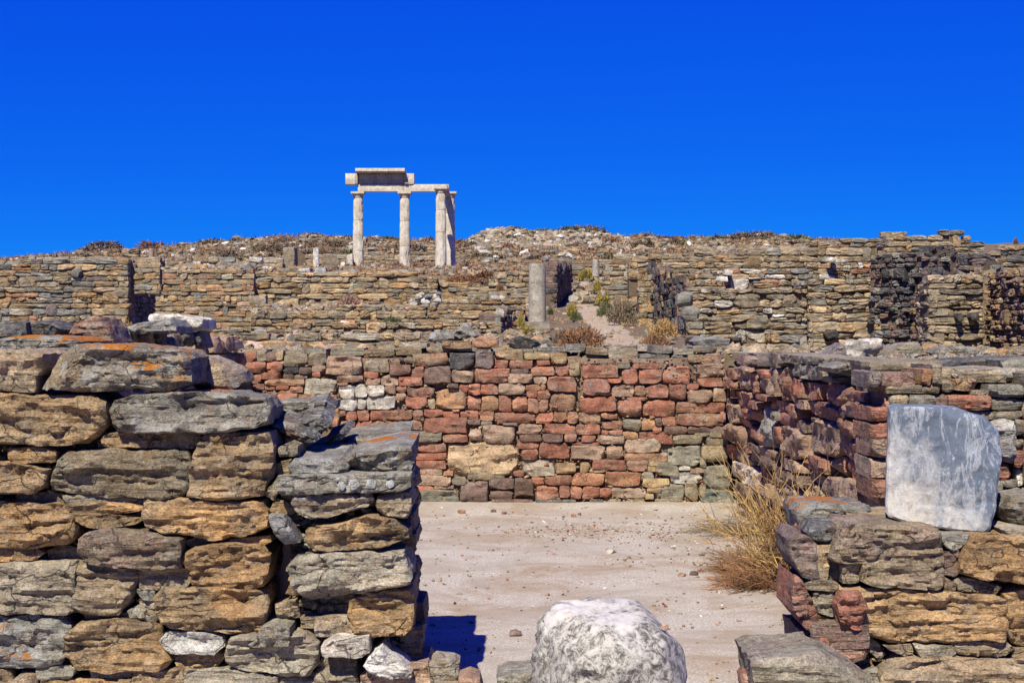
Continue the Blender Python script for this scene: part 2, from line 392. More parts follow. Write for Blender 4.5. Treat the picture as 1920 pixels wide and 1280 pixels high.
    gs = g * 3.6; fl = np.floor(gs); fr = gs - fl; fr = np.clip((fr - 0.5) * 6 + 0.5, 0, 1)
    V2[:, 1] += chip * min(0.014, 0.08 * md) * (fl + fr) / 1.6 * (0.5 + 0.5 * front)
    # the outline shivers with the layering
    o2 = fbm(np.stack([rx * 14, V[:, 1] * 14, rz * 14], 1) + off, 2)
    V2[:, 0] += (rho > .8) * o2 * min(.008, 0.05 * md) * rough; V2[:, 2] += (rho > .8) * o2 * min(.008, .05 * md) * rough * np.sign(b)
    fn = fbm(V * (30, 30, 55) + off, 3); V2[:, 1] += fn * min(.0048, .03 * md) * rough * front
    return mesh(name, V2, faces, smooth)

class Frame:
    """a vertical wall face: origin, direction phi; u along the face, depth away from the viewer"""
    def __init__(s, ox, oy, phi=0.0): s.ox, s.oy, s.phi = ox, oy, phi; s.c, s.s = math.cos(phi), math.sin(phi)
    def w(s, u, dep, z): return Vector((s.ox + u * s.c - dep * s.s, s.oy + u * s.s + dep * s.c, z))
def stone(fr, poly, T, cell, seed, mat, code, parent, name='stone', dep=0.0, lichen=0.0, spots=0.15, rx=0.0, **k):
    P = np.array(poly, float); c = (P.min(0) + P.max(0)) / 2
    me = stone_mesh(P - c, T, cell, seed, **k)
    o = link(name, me, mat)
    o.location = fr.w(c[0], dep, c[1]); o.rotation_euler = (rx, 0, fr.phi)
    colour(o, code, lichen=lichen, spots=spots)
    if parent is not None: inv(o, parent)
    return o
def pxpoly(pts, d): return [((x - 960) / F * d, EYE + (HZ - y) / F * d) for x, y in pts]
def box(name, x0, x1, y0, y1, z0, z1, mat, parent=None, n=0.0, seed=1, fr=None, cell=0.15):
    """rough solid block (wall core)"""
    pl = [(x0, z0), (x1, z0), (x1, z1), (x0, z1)]
    P = np.array(pl); c = (P.min(0) + P.max(0)) / 2
    me = stone_mesh(P - c, y1 - y0, max(cell, (x1 - x0) / 60), seed, rough=n, bevel=0.04, chip=n, strata=n, taper=0.0, name=name)
    o = link(name, me, mat)
    f = fr or Frame(0, 0, 0)
    o.location = f.w(c[0], y0, c[1]); o.rotation_euler = (0, 0, f.phi)
    if parent is not None: inv(o, parent)
    return o

# ------------------------------------------------------------------ terrain
def crest(px):
    return np.interp(px, [-400, 0, 60, 140, 200, 250, 300, 400, 450, 520, 600, 650, 700, 800, 830, 862, 885, 915, 935, 960, 1000, 1050, 1100, 1150, 1200, 1300, 1400, 1460, 1500, 1560, 1650, 1900, 2300],
                     [500, 493, 488, 478, 471, 474, 467, 457, 453, 448, 443, 446, 451, 454, 458, 461, 452, 440, 435, 433, 435, 439, 442, 446, 448, 451, 450, 448, 453, 458, 460, 462, 470])
ZONES = [  # (px centre range, depths, rows)
    (-9999, 468, [14.5, 20, 30, 38.0, 41.6, 42.1, 60, 95], [663, 655, 646, 640, 628, 508, 503, 496]),
    (476, 965, [14.5, 18.75, 19.1, 24, 30.35, 30.8, 38, 45.4, 46.0, 60, 78, 90, 95], [664, 658, 642, 632, 624, 584, 577, 572, 516, 509, 504, 501, 498]),
    (1042, 1284, [14.5, 17, 20, 28, 32, 42, 60, 78, 95], [665, 650, 640, 619, 605, 570, 530, 511, 490]),
    (1290, 1636, [14.5, 20, 24.2, 24.7, 31.2, 31.7, 38.2, 38.7, 60, 95], [667, 661, 657, 553, 545, 512, 508, 475, 470, 464]),
    (1646, 99999, [14.5, 24.0, 24.5, 33.9, 34.6, 60, 95], [667, 661, 520, 512, 470, 468, 464])]
def zt(X, Y):
    X = np.asarray(X, float); Y = np.asarray(Y, float)
    px = 960 + X / np.maximum(Y, 1) * F
    ys = []
    for z in ZONES: ys.append(np.interp(Y, z[2], z[3]))
    y = ys[0].copy()
    for q in range(1, len(ZONES)):
        a, b = ZONES[q - 1][1], ZONES[q][0]
        t = np.clip((px - a) / (b - a), 0, 1); y = y * (1 - t) + ys[q] * t
    cr = crest(px)
    t = np.clip((Y - 95) / 37, 0, 1); y = y * (1 - t) + cr * t
    Yc = np.minimum(Y, 132)
    z = EYE + (HZ - y) / F * Yc
    z = z - np.maximum(0, Y - 136) * 0.10
    return z
def zt1(x, y): return float(zt(np.array([x]), np.array([y]))[0])
def rough_z(X, Y):
    P = np.stack([X, Y, np.zeros_like(X)], 1)
    far = np.clip((Y - 40) / 80, 0, 1)
    return 0.03 * fbm(P * 0.9, 3) + far * 0.45 * fbm(P * 0.22 + 5, 4)

gm = mesh('ground', [(-1500, -1500, -.06), (1500, -1500, -.06), (1500, 1500, -.06), (-1500, 1500, -.06)], [[0, 1, 2, 3]], False)
tag(link('ground', gm, M_hill), kind='structure')
pxs = np.concatenate([np.arange(-5000, -300, 200), np.arange(-300, 2300, 9), np.arange(2300, 7200, 200)]).astype(float)
for b_ in (465, 468, 476, 965, 1042, 1205, 1288, 1636, 1646): pxs = np.append(pxs, b_)
pxs = np.unique(pxs)
ds = np.unique(np.concatenate([np.arange(14.5, 26, .5), np.arange(26, 60, .8), np.arange(60, 100, 1.1), np.arange(100, 150, 0.9), np.arange(150, 320, 10),
                               np.array([z for q in ZONES for z in q[2]])]))
GX, GD = np.meshgrid(pxs, ds, indexing='ij')
X = ((GX - 960) / F * GD).ravel(); Y = GD.ravel(); Z = zt(X, Y) + rough_z(X, Y)
Z[GD.ravel() <= 14.5001] = -0.1
idx = np.arange(len(X)).reshape(GX.shape)
q = np.stack([idx[:-1, :-1].ravel(), idx[1:, :-1].ravel(), idx[1:, 1:].ravel(), idx[:-1, 1:].ravel()], 1)
tag(link('hillside', mesh('hillside', np.stack([X, Y, Z], 1), q), M_hill), kind='structure')

# courtyard floor, gently uneven
fx = np.linspace(-3.6, 4.2, 80); fy = np.linspace(2.0, 14.2, 120)
A, B = np.meshgrid(fx, fy, indexing='ij'); P = np.stack([A.ravel(), B.ravel(), np.zeros(A.size)], 1)
P[:, 2] = 0.005 * fbm(P * 1.1, 3) + np.clip((P[:, 1] - 13.2) / 0.8, 0, 1) * 0.03
idx = np.arange(A.size).reshape(A.shape)
q = np.stack([idx[:-1, :-1].ravel(), idx[1:, :-1].ravel(), idx[1:, 1:].ravel(), idx[:-1, 1:].ravel()], 1)
tag(link('courtyard_floor', mesh('courtyard_floor', P, q), M_floor), kind='structure')
def fz(x, y): return float(0.005 * fbm(np.array([[x, y, 0]]) * 1.1, 3)[0] + min(1, max(0, (y - 13.2) / .8)) * .03)

# dirt path climbing the slope
pp = [(14.6, 1150, 1235), (17, 1118, 1212), (18.5, 1122, 1195), (20, 1138, 1190), (24, 1128, 1180), (28, 1120, 1172), (32, 1104, 1150), (37, 1090, 1130), (42, 1086, 1118), (50, 1084, 1106), (60, 1087, 1103), (70, 1090, 1102), (76, 1092, 1100)]
dd = np.concatenate([np.arange(14.6, 60, .25), np.arange(60, 76, .5)])
V = []; nn = 9
for d in dd:
    a = np.interp(d, [p[0] for p in pp], [p[1] for p in pp]); b = np.interp(d, [p[0] for p in pp], [p[2] for p in pp])
    m_ = (a + b) / 2; hw_ = (b - a) / 2 * (1.3 if d > 19 else 1.05); a, b = m_ - hw_, m_ + hw_
    a += 3 * math.sin(d * 2.1) + 2 * math.sin(d * 5.3); b += 3 * math.sin(d * 1.7 + 1) + 2 * math.sin(d * 4.7)
    xs = (np.linspace(a, b, nn) - 960) / F * d; ysv = np.full(nn, d)
    z = zt(xs, ysv) + rough_z(xs, ysv) + 0.03 - 0.05 * (np.abs(np.linspace(-1, 1, nn)) > .95)
    V += list(zip(xs, ysv, z))
idx = np.arange(len(V)).reshape(len(dd), nn)
q = np.stack([idx[:-1, :-1].ravel(), idx[:-1, 1:].ravel(), idx[1:, 1:].ravel(), idx[1:, :-1].ravel()], 1)
tag(link('dirt_path', mesh('dirt_path', V, q), M_path), kind='structure')

# ------------------------------------------------------------------ generic coursed drystone walls on the hill
VAR = []
VAR_N = 28
for i in range(VAR_N):
    r = random.Random(i)
    pl = [(-.5, -.5 + r.uniform(0, .12)), (-.2, -.5), (.3, -.5), (.5, -.5 + r.uniform(0, .2)), (.5, .5 - r.uniform(0, .2)), (.2, .5), (-.25, .5 - r.uniform(0, .06)), (-.5, .5 - r.uniform(0, .2))]
    VAR.append(stone_mesh(pl, 1.0, 0.17, 100 + i, rough=.9, bevel=0.2, chip=2.5, strata=2.5, name='hill_stone', smooth=False, wob=1.4, taper=.02, cuts=3))
for m_ in VAR: m_.materials.append(M_far)
HP = 'TTTTTNNHHHHJJJLLGGGSSNYOBT'
def drystone(label, A, B, z0f, z1f, T=0.5, ch=(0.09, 0.18), sl=(0.16, 0.52), pal=HP, seed=0, big=0.05, shape='stone_wall', group=None, gap=0.004, holes=(), mat=None, jag=0.05, ztop_extra=0, dark=1.0, dj=0.035, drop=0.5):
    """A->B: ground-plan ends, face to the right-hand/near side; z0f,z1f: functions of u (0..L) -> base and top heights"""
    mat = mat or M_far
    r = random.Random(seed * 77 + 5)
    L = math.hypot(B[0] - A[0], B[1] - A[1]); phi = math.atan2(B[1] - A[1], B[0] - A[0])
    fr = Frame(A[0], A[1], phi)
    e = empty(shape, label, 'wall', (A[0], A[1], z0f(0)), group)
    us = np.linspace(0, L, max(3, int(L / .6)))
    # core: strip following the profile
    V = []; 
    for u in us:
        zb, ztp = z0f(u) - drop, z1f(u) - ch[0] * .7
        for dep in (0.07, T):
            for z in (zb, max(zb + .1, ztp)):
                V.append(fr.w(u, dep, z) - e.location)
    Fc = []
    for i in range(len(us) - 1):
        a, b = i * 4, i * 4 + 4
        Fc += [[a, b, b + 1, a + 1], [a + 1, b + 1, b + 3, a + 3], [a + 3, b + 3, b + 2, a + 2]]
    n = len(V)
    Fc += [[0, 1, 3, 2], [n - 4, n - 2, n - 1, n - 3]]
    link('wall_core', mesh('wall_core', V, Fc, False), M_core, e)
    slots = []
    def put(u0, u1, za, zb, code=None, fr=fr):
        w, h = u1 - u0 - gap, zb - za - gap * .8
        if w < .03 or h < .02: return
        o = bpy.data.objects.new('stone', r.choice(VAR)); col.objects.link(o)
        if r.random() < .5: w_ = w
        o.scale = (w * 1.05 * r.choice((1, -1)), min(.35, T * .45) * r.uniform(.7, 1.0), h * 1.08)
        o.location = fr.w((u0 + u1) / 2, r.uniform(-dj, dj), (za + zb) / 2) - e.location
        o.rotation_euler = (0, r.gauss(0, .025), fr.phi + r.gauss(0, .03)); o.parent = e
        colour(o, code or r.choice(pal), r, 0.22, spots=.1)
        o.color = tuple(min(.8, x * 1.18) for x in o.color[:3]) + (1,)
        nonlocal cnt; cnt += 1
    cnt = 0
    zlo = min(z0f(u) for u in us); zhi = max(z1f(u) for u in us)
    # courses
    z = zlo - 0.05; rows = []
    while z < zhi:
        h = r.uniform(*ch) * (1.25 if r.random() < .15 else 1); rows.append((z, z + h)); z += h
    for ri, (za, zb) in enumerate(rows):
        u = -r.uniform(0, sl[0])
        while u < L:
            w = r.uniform(sl[0], sl[1]) if r.random() > .25 else r.uniform(sl[0] * .5, sl[0] * 1.2)
            u0, u1 = max(u, 0), min(u + w, L); um = (u0 + u1) / 2; u += w
            if u1 - u0 < .04: continue
            if zb < z0f(um) - .02 or za > z1f(um) - ch[0] * .5 + r.uniform(-jag, jag): continue
            if any(hu0 < um < hu1 and hz0 < (za + zb) / 2 < hz1 for hu0, hu1, hz0, hz1 in holes): continue
            if any(s0 < um < s1 and sz0 < (za + zb) / 2 < sz1 for s0, s1, sz0, sz1 in slots): continue
            if r.random() < big and ri + 1 < len(rows) and rows[ri + 1][1] < z1f(um) + .03:
                z2 = rows[ri + 1][1]; slots.append((u0, u1, zb - .001, z2)); put(u0, u1, za, z2)
            elif zb - za > ch[0] * 1.3 and r.random() < .22:
                m_ = za + (zb - za) * r.uniform(.35, .65); put(u0, u1, za, m_)
                k2 = u0 + (u1 - u0) * r.uniform(.3, .7); put(u0, k2, m_, zb); put(k2, u1, m_, zb)
            else: put(u0, u1, za + r.uniform(0, .012), zb - r.uniform(0, .012))
    # the visible end of the wall
    ends = []
    if fr.c * A[0] + fr.s * A[1] > 0: ends.append((Frame(*fr.w(0.0, T, 0)[:2], phi - math.pi / 2), 0.0))
    if fr.c * B[0] + fr.s * B[1] < 0: ends.append((Frame(*fr.w(L, 0.0, 0)[:2], phi + math.pi / 2), L))
    for fe, ue in ends:
        for za, zb in rows:
            if zb < z0f(ue) or za > z1f(ue) - ch[0] * .5: continue
            u = 0.0
            while u < T - .03:
                w = r.uniform(sl[0], sl[1]); u1 = min(u + w, T)
                if T - u1 < sl[0] * .5: u1 = T
                put(u, u1, za, zb, fr=fe); u = u1
    return e, cnt
def yz(py, d): return EYE + (HZ - py) / F * d
def hwall(label, px0, d0, px1, d1, ybase, tops, **k):
    """wall whose ends show at px0 (depth d0) and px1 (depth d1); tops = [(px, row)]"""
    A = ((px0 - 960) / F * d0, d0); B = ((px1 - 960) / F * d1, d1)
    L = math.hypot(B[0] - A[0], B[1] - A[1])
    def P(u): t = u / L; x = A[0] + (B[0] - A[0]) * t; y = A[1] + (B[1] - A[1]) * t; return 960 + x / y * F, y
    tp = [p for p, _ in tops]; ty = [y for _, y in tops]
    if tp[0] > tp[-1]: tp, ty = tp[::-1], ty[::-1]
    yb = ybase if callable(ybase) else (lambda p: ybase)
    def z1(u): p, y = P(u); return yz(np.interp(p, tp, ty), y)
    def z0(u): p, y = P(u); return yz(yb(p), y)
    return drystone(label, A, B, z0, z1, **k)
CNT = []
def HW(*a, **k): CNT.append((a[0][:40], hwall(*a, **k)[1]))

# left hillside
HW('long grey and tan terrace wall at the far left edge below the skyline column stump', -130, 38, 240, 38, 644, [(-130, 497), (0, 494), (60, 490), (236, 490)], seed=1, ch=(.11, .19), sl=(.2, .62), pal='TTTHHHJNNGSSSKSYTLOS', T=.7)
HW('shaded return wall beside the dark opening in the far left terrace wall', 237, 38.4, 292, 40.8, 632, [(236, 545), (292, 548)], seed=2, ch=(.11, .19), pal='SKKDHKS', T=.5, dark=.6)  # dark palette puts the return's shade into its stone colours
HW('tan terrace wall right of the dark opening, below the white blocks', 232, 41.4, 476, 41.4, 640, [(230, 503), (290, 505), (400, 508), (476, 508)], seed=3, ch=(.09, .18), sl=(.2, .58), pal='TTTNNJJLYHTTPOSG', T=.3)
HW('wall courses bridging the top of the dark opening in the far left terrace wall', 238, 38.3, 300, 38.3, 548, [(238, 492), (300, 500)], seed=53, ch=(.10, .18), sl=(.2, .5), pal='TTHJNGS', T=.25, drop=-.03)
HW('low front terrace wall of large flat stones just behind the red stone wall', 450, 18.6, 800, 18.6, 664, [(450, 640), (560, 634), (640, 628), (760, 630), (800, 640)], seed=4, ch=(.075, .15), sl=(.2, .5), pal='TTGHJLTNSY', T=.5)
HW('low rough stone row behind the dark slab on the red wall', 800, 17.6, 1040, 17.6, 668, [(800, 648), (900, 645), (950, 650), (1040, 655)], seed=5, ch=(.06, .13), sl=(.15, .45), pal='TTYJLOGB', T=.5)
HW('low broken wall row on the left slope with scattered white pieces', 300, 24, 940, 24, 645, [(300, 632), (420, 622), (600, 612), (700, 606), (800, 610), (940, 612)], seed=6, ch=(.06, .12), sl=(.13, .38), T=.5, big=.04)
HW('middle terrace wall crossing the slope left of the granite column', 470, 30.2, 985, 30.2, 628, [(470, 588), (600, 582), (760, 580), (900, 574), (985, 572)], seed=7, ch=(.08, .16), sl=(.15, .5), T=.55, pal='TTTNNHJJLGYTO')
HW('low wall fragment with yellow flowers under the white stone pile', 640, 36, 985, 36, 592, [(640, 570), (800, 568), (985, 556)], seed=8, ch=(.09, .16), sl=(.18, .5), T=.5)
HW('long upper terrace wall carrying the temple platform', 462, 45.2, 820, 45.2, 585, [(462, 508), (520, 510), (640, 511), (760, 514), (820, 518)], seed=9, ch=(.13, .24), sl=(.3, .9), T=.8, pal='TTTNNJJHGLGYT')
HW('upper terrace wall stepping down right of the temple, behind dry grass', 820, 45.6, 992, 44, 582, [(820, 526), (860, 530), (915, 534), (940, 516), (992, 512)], seed=10, ch=(.13, .24), sl=(.3, .9), T=.7, pal='TTTNNJJHGS')
HW('pier wall directly behind the granite column', 950, 41, 1046, 41, 590, [(950, 510), (1000, 502), (1046, 500)], seed=11, ch=(.12, .22), sl=(.3, .75), T=.6, pal='TTNNJHG')
HW('dark shaded side of the doorway left of the climbing path', 1044, 40, 1073, 50, 585, [(1040, 498), (1073, 496)], seed=12, ch=(.10, .2), pal='KDZKD', T=.5, dark=.6)  # near-black stones colour in the shade on this doorway side
HW('small near-black wall stub left of the granite column base', 938, 27, 966, 29.5, 640, [(936, 590), (966, 586)], seed=13, ch=(.09, .16), pal='KDZS', T=.4, dark=.7)  # palette of dark and near-black stones
# walls up near the temple
HW('ruined wall of grey blocks with a dark opening left of the temple', 530, 84, 660, 84, 505, [(530, 466), (556, 464), (560, 478), (600, 476), (660, 478)], seed=14, ch=(.25, .42), sl=(.5, 1.2), T=.8, pal='GSTHJTG', holes=((.9, 1.7, 3.5, 9),))
HW('rubble wall seen between the first and second temple columns', 682, 96, 830, 96, 512, [(682, 478), (740, 474), (830, 480)], seed=15, ch=(.22, .4), sl=(.4, 1.1), T=.8, pal='GTHJTSN', jag=.3)
HW('low wall row of boulders on the left skyline', 40, 46, 300, 46, 505, [(40, 492), (140, 484), (200, 478), (250, 482), (300, 484)], seed=16, ch=(.2, .34), sl=(.35, .7), T=.7, pal='TJHGNJT', jag=.15)
HW('long low wall of pale blocks between the left skyline and the temple', 300, 62, 530, 62, 512, [(300, 490), (400, 484), (530, 490)], seed=17, ch=(.16, .3), sl=(.4, 1.0), T=.7, pal='GSTHJLWS', jag=.15)
# corridor, right of the path
HW('narrow stone pier right of the path with a white block low in it', 1132, 46, 1197, 46, 580, [(1132, 500), (1165, 497), (1197, 502)], seed=18, ch=(.13, .24), sl=(.35, 1.0), T=.6, pal='TTNJGLS')
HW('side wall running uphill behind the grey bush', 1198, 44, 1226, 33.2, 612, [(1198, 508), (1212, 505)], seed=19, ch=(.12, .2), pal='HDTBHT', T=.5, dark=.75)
HW('slim stone pillar wall between two uphill corridors', 1198, 32.5, 1232, 32.5, 612, [(1198, 512), (1232, 510)], seed=20, ch=(.10, .18), sl=(.2, .42), T=.5, pal='TTNJGL')
HW('tall corridor wall of upright slivers facing the path', 1216, 34, 1287, 24.05, lambda p: float(np.interp(p, [1218, 1288], [608, 655])), [(1218, 502), (1250, 512), (1288, 540)], seed=21, ch=(.10, .2), sl=(.13, .4), pal='KZDKZDH', T=.25, dark=.6, dj=.07)  # shade on this face is put into the near-black stone colours
# right houses
HW('big tan house wall right of the corridor, lower storey', 1288, 24, 1514, 24, 664, [(1288, 548), (1340, 540), (1514, 536)], seed=22, ch=(.075, .16), sl=(.16, .48), T=.7, pal='TTTJJJLGGHTSYNW', big=.08)
HW('continuation of the tan house wall up to the dark collapsed corner', 1516, 24, 1645, 24, 664, [(1514, 530), (1645, 520)], seed=23, ch=(.085, .16), sl=(.2, .5), T=.7, pal='TTJJJGGHTSY', big=.06)
HW('second tier wall above the tan house with pale lumps', 1270, 31, 1660, 31, 560, [(1270, 520), (1400, 508), (1500, 500), (1660, 492)], seed=24, ch=(.08, .15), sl=(.15, .5), T=.6, pal='TTJJLGSTNOWH', jag=.1)
HW('uppermost tier wall on the right skyline of the hill', 1180, 38, 1700, 38, 520, [(1180, 492), (1300, 480), (1400, 474), (1500, 468), (1560, 456), (1640, 450), (1700, 442)], seed=25, ch=(.10, .18), sl=(.2, .7), T=.6, pal='TTHJNHGTN', jag=.12)
HW('thin wall line below the rubble mound, right of the path', 1030, 62, 1330, 62, 512, [(1030, 492), (1130, 486), (1330, 478)], seed=26, ch=(.15, .26), sl=(.3, .9), T=.6, pal='TTHJNHG', jag=.2)
HW('dark collapsed wall of sooty and shade-toned rubble in the right house', 1628, 23.9, 1748, 22.9, 668, [(1628, 480), (1680, 478), (1748, 462)], seed=27, ch=(.07, .14), sl=(.08, .22), T=.7, pal='KKDZKZZS', jag=.1, dark=.55, dj=.07)  # near-black colours hold both soot and the shade on this face
HW('narrow dark recess wall left of the tan pier', 1706, 23.0, 1744, 22.5, 668, [(1700, 560), (1742, 560)], seed=28, ch=(.07, .13), sl=(.08, .2), T=.5, pal='DKHD', dark=.6, dj=.06)  # recess shade is painted in through the dark stone colours
HW('lower part of the tan wall under the sooty and shade-toned rubble', 1640, 23.8, 1714, 23.4, 668, [(1640, 570), (1714, 572)], seed=29, ch=(.08, .15), sl=(.16, .42), T=.6, pal='TJHGTN')
HW('tan stone pier wall at right with charred black patches', 1742, 22, 1846, 22, 668, [(1742, 528), (1790, 516), (1846, 510)], seed=30, ch=(.085, .15), sl=(.18, .5), T=.7, pal='TTJJLGHTJ', big=.04)
HW('rust brown rubble wall at the right edge of the picture', 1848, 22.4, 1990, 19.5, 672, [(1846, 512), (1990, 500)], seed=31, ch=(.07, .14), sl=(.08, .26), T=.7, pal='HDBNHDQ', dark=.6, dj=.06)  # darker brown palette stands in for shade on this side wall
HW('high ruined wall crowned with loose slabs at the right skyline', 1660, 34.5, 1850, 34.5, 520, [(1660, 452), (1700, 443), (1740, 436), (1785, 436), (1815, 443), (1850, 462)], seed=32, ch=(.09, .17), sl=(.18, .6), T=.8, pal='TTHJNHGST', jag=.08)
HW('high ruined wall piece at the top right corner of the hill', 1846, 33, 2250, 33, 540, [(1846, 470), (1880, 466), (1900, 456), (2000, 452), (2250, 470)], seed=33, ch=(.1, .18), sl=(.18, .6), T=.8, pal='TTHJSKG', jag=.08)
HW('dark shade-toned wall under the right skyline slabs', 1740, 29, 1846, 28, 545, [(1740, 470), (1846, 484)], seed=34, ch=(.07, .14), sl=(.1, .35), T=.6, pal='KZDHSK', dark=.65, dj=.06)  # wall's shade painted as near-black stone colours
print('HILL WALL STONES', sum(c for _, c in CNT), [c for c in CNT if c[1] > 290])

# ------------------------------------------------------------------ the red back wall (each stone at its own place)
DB = 13.9
e_red = empty('stone_wall', 'long red and brown drystone wall across the back of the courtyard', 'wall', (0, DB, 0))
FR0 = Frame(0, DB, 0)
def quadpoly(x0, y0, x1, y1, r, k=.09):
    """irregular outline inside a pixel rectangle, clockwise from lower left"""
    w, h = x1 - x0, y1 - y0
    j = lambda s: r.uniform(0, k) * s
    jh = min(h, w)
    return [(x0 + j(jh), y1 - j(h)), (x0 + w * .35, y1 - r.uniform(0, .05) * h), (x0 + w * .7, y1 - r.uniform(0, .05) * h), (x1 - j(jh), y1 - j(h)),
            (x1 - r.uniform(0, .05) * jh, (y0 + y1) / 2), (x1 - j(jh) * 1.3, y0 + j(h)), (x0 + w * .65, y0 + r.uniform(0, .06) * h), (x0 + w * .3, y0 + r.uniform(0, .06) * h), (x0 + j(jh) * 1.3, y0 + j(h)), (x0 + r.uniform(0, .05) * jh, (y0 + y1) / 2)]
def parse(txt):
    out = []
    for tok in txt.split():
        a = tok.split(','); out.append((float(a[0]), float(a[1]), float(a[2]), float(a[3]), a[4]))
    return out
C3 = parse("""220,75,320,150,R 325,70,395,145,T 395,80,475,150,D 525,90,705,190,T 710,78,850,185,TH 240,150,395,235,R 400,150,515,230,R 740,180,840,225,P 740,228,800,265,R
845,110,1115,250,B 1135,140,1315,230,T 1325,175,1480,250,DR 1483,190,1575,265,R 215,250,278,315,D 282,250,355,315,R 370,235,500,280,R 385,283,680,327,O 295,322,380,362,R 385,320,465,360,R
470,328,565,362,R 575,332,670,380,R 680,278,925,400,LS 930,258,1120,303,B 1130,228,1235,275,R 1255,250,1385,325,BP 1390,267,1565,330,R 1145,280,1250,325,B 930,306,1005,328,O 385,378,470,432,R
475,368,630,432,R 640,398,925,485,O 935,330,1055,438,WP 1060,318,1150,425,W 1155,330,1280,410,W 1285,332,1365,390,B 1370,338,1445,380,R 1345,392,1440,440,B 940,442,1075,515,W 1080,435,1140,512,W
1145,415,1365,512,W 810,490,945,640,O 948,520,992,555,R 995,525,1075,595,R 1078,520,1170,595,R 1178,518,1492,585,R 1500,515,1575,590,R 955,600,1060,640,R 1065,590,1385,710,R 885,645,1055,710,R
1390,595,1425,660,D 1430,588,1565,660,R 1420,665,1487,740,T 530,195,640,235,Z 645,195,735,240,D 520,240,600,280,D 605,240,700,278,D 355,240,368,280,D 330,370,380,432,D 470,60,520,140,T 250,432,380,460,D 215,320,290,430,D""")
C5 = parse("""0,190,50,230,T 52,160,300,245,TR 310,155,487,270,K 490,145,625,270,K 635,135,830,202,Y 840,160,1018,198,Y 1025,160,1140,230,Y 635,206,725,262,R 735,206,900,265,R 930,203,1020,240,R
890,255,1050,315,R 1060,235,1155,320,R 50,252,125,325,R 128,250,325,375,D 30,332,118,388,R 325,280,480,365,PD 490,268,735,370,R 750,270,870,298,D 725,302,895,365,P 905,322,1000,378,P
1005,325,1205,430,R 10,400,205,465,DR 215,405,435,555,OP 300,372,372,403,D 378,375,440,438,R 443,375,530,450,R 533,378,655,445,R 660,370,845,450,PB 850,380,990,418,O 855,422,928,470,R
932,422,1025,480,R 0,470,155,550,R 160,480,208,550,T 440,458,535,560,R 540,452,655,570,O 658,452,750,572,R 755,465,862,575,O 865,475,942,577,R 945,485,1005,572,R 1020,435,1205,570,TR
15,560,50,625,T 55,562,128,630,R 132,557,266,605,R 262,572,378,620,R 335,558,380,570,O 385,565,515,620,R 525,568,625,633,O 630,580,915,652,R 925,578,1048,655,R 1052,575,1140,645,O
1145,575,1205,650,O 0,633,120,695,R 130,610,432,722,RD 285,626,390,652,O 438,626,530,660,D 535,637,610,665,G 450,692,538,775,P 542,668,780,798,PB 690,652,790,668,D 795,660,965,728,B
980,658,1205,722,R 40,708,258,782,GT 265,728,440,785,R 808,735,960,778,D 968,728,1115,782,D 1125,728,1205,782,R 795,783,940,830,R 820,838,935,908,R 945,788,1165,900,RB 40,787,84,855,R
88,790,285,853,R 55,867,290,908,R 300,785,810,1035,CY 75,917,285,973,R 70,977,262,1018,P 75,1022,320,1088,P 270,992,335,1020,O 325,1035,430,1088,G 765,990,838,1025,R 820,908,1063,1030,LP
1068,935,1205,1005,TO 50,1092,200,1150,R 205,1092,340,1115,P 85,1120,380,1228,GE 385,1055,588,1215,DQ 592,1040,765,1112,D 600,1130,755,1190,D 768,1035,905,1160,D 610,1192,900,1222,D
895,1035,982,1095,R 988,1015,1175,1088,R 925,1095,1083,1185,R 1087,1095,1163,1175,R 1170,1100,1205,1185,R 920,1192,1205,1225,KG 440,1000,700,1050,T""")
C6 = parse("""28,228,103,320,T 118,240,375,330,R 372,240,455,262,G 478,240,522,265,R 525,228,658,266,R 400,268,515,378,R 517,272,683,375,R 688,252,882,380,R 930,235,1135,330,B 935,335,1110,393,R
122,340,320,460,RQ 302,340,395,366,R 330,384,485,462,B 487,388,560,462,B 568,380,732,478,RD 735,380,857,488,DR 860,376,940,412,R 865,418,1038,505,B 1042,405,1140,498,B 435,470,580,490,R
100,467,355,575,R 367,487,545,608,R 549,487,777,608,R 785,507,1130,578,R 15,577,90,650,O 92,575,248,652,O 252,580,365,618,O 790,583,1115,668,RT 70,658,245,732,R 265,645,330,690,R
332,635,400,698,R 405,627,535,705,GT 540,622,632,698,O 638,617,683,668,D 686,612,780,670,R 620,675,678,718,R 700,675,863,728,D 868,675,1128,720,D 115,740,215,785,R 260,702,300,733,R
308,703,400,733,R 230,740,420,798,P 48,790,240,812,R 405,714,515,765,O 522,712,755,800,R 760,737,968,795,G 915,724,1012,743,G 1018,722,1130,748,G 1000,752,1150,812,TG 40,810,283,910,P
287,808,412,912,P 422,765,670,862,PG 418,866,720,925,BO 720,808,953,955,GL 957,812,1145,928,YJ 950,892,990,962,G 668,868,716,885,W 193,910,432,980,R 435,912,585,990,RP 588,922,648,950,Y
570,955,680,992,Y 540,995,625,1055,G 635,925,800,1022,G 803,953,880,983,W 885,968,980,1000,P 745,1000,965,1080,W 980,945,1165,1125,GE 105,928,175,1000,Y 178,972,300,998,P
50,1007,276,1088,O 280,995,535,1100,RN 548,1045,740,1100,YN 40,1097,115,1185,R 118,1097,240,1185,R 245,1110,320,1172,R 325,1107,570,1178,P 575,1085,680,1142,Y 565,1148,620,1185,Y
630,1085,840,1220,GL 845,1075,943,1198,T 948,1087,990,1165,T 960,1110,1190,1235,EG 175,1192,268,1222,K 272,1190,395,1218,G 405,1185,560,1225,T 1140,400,1165,500,R 1095,570,1130,640,R""")
RT = [(440, 665, 0, 0)]
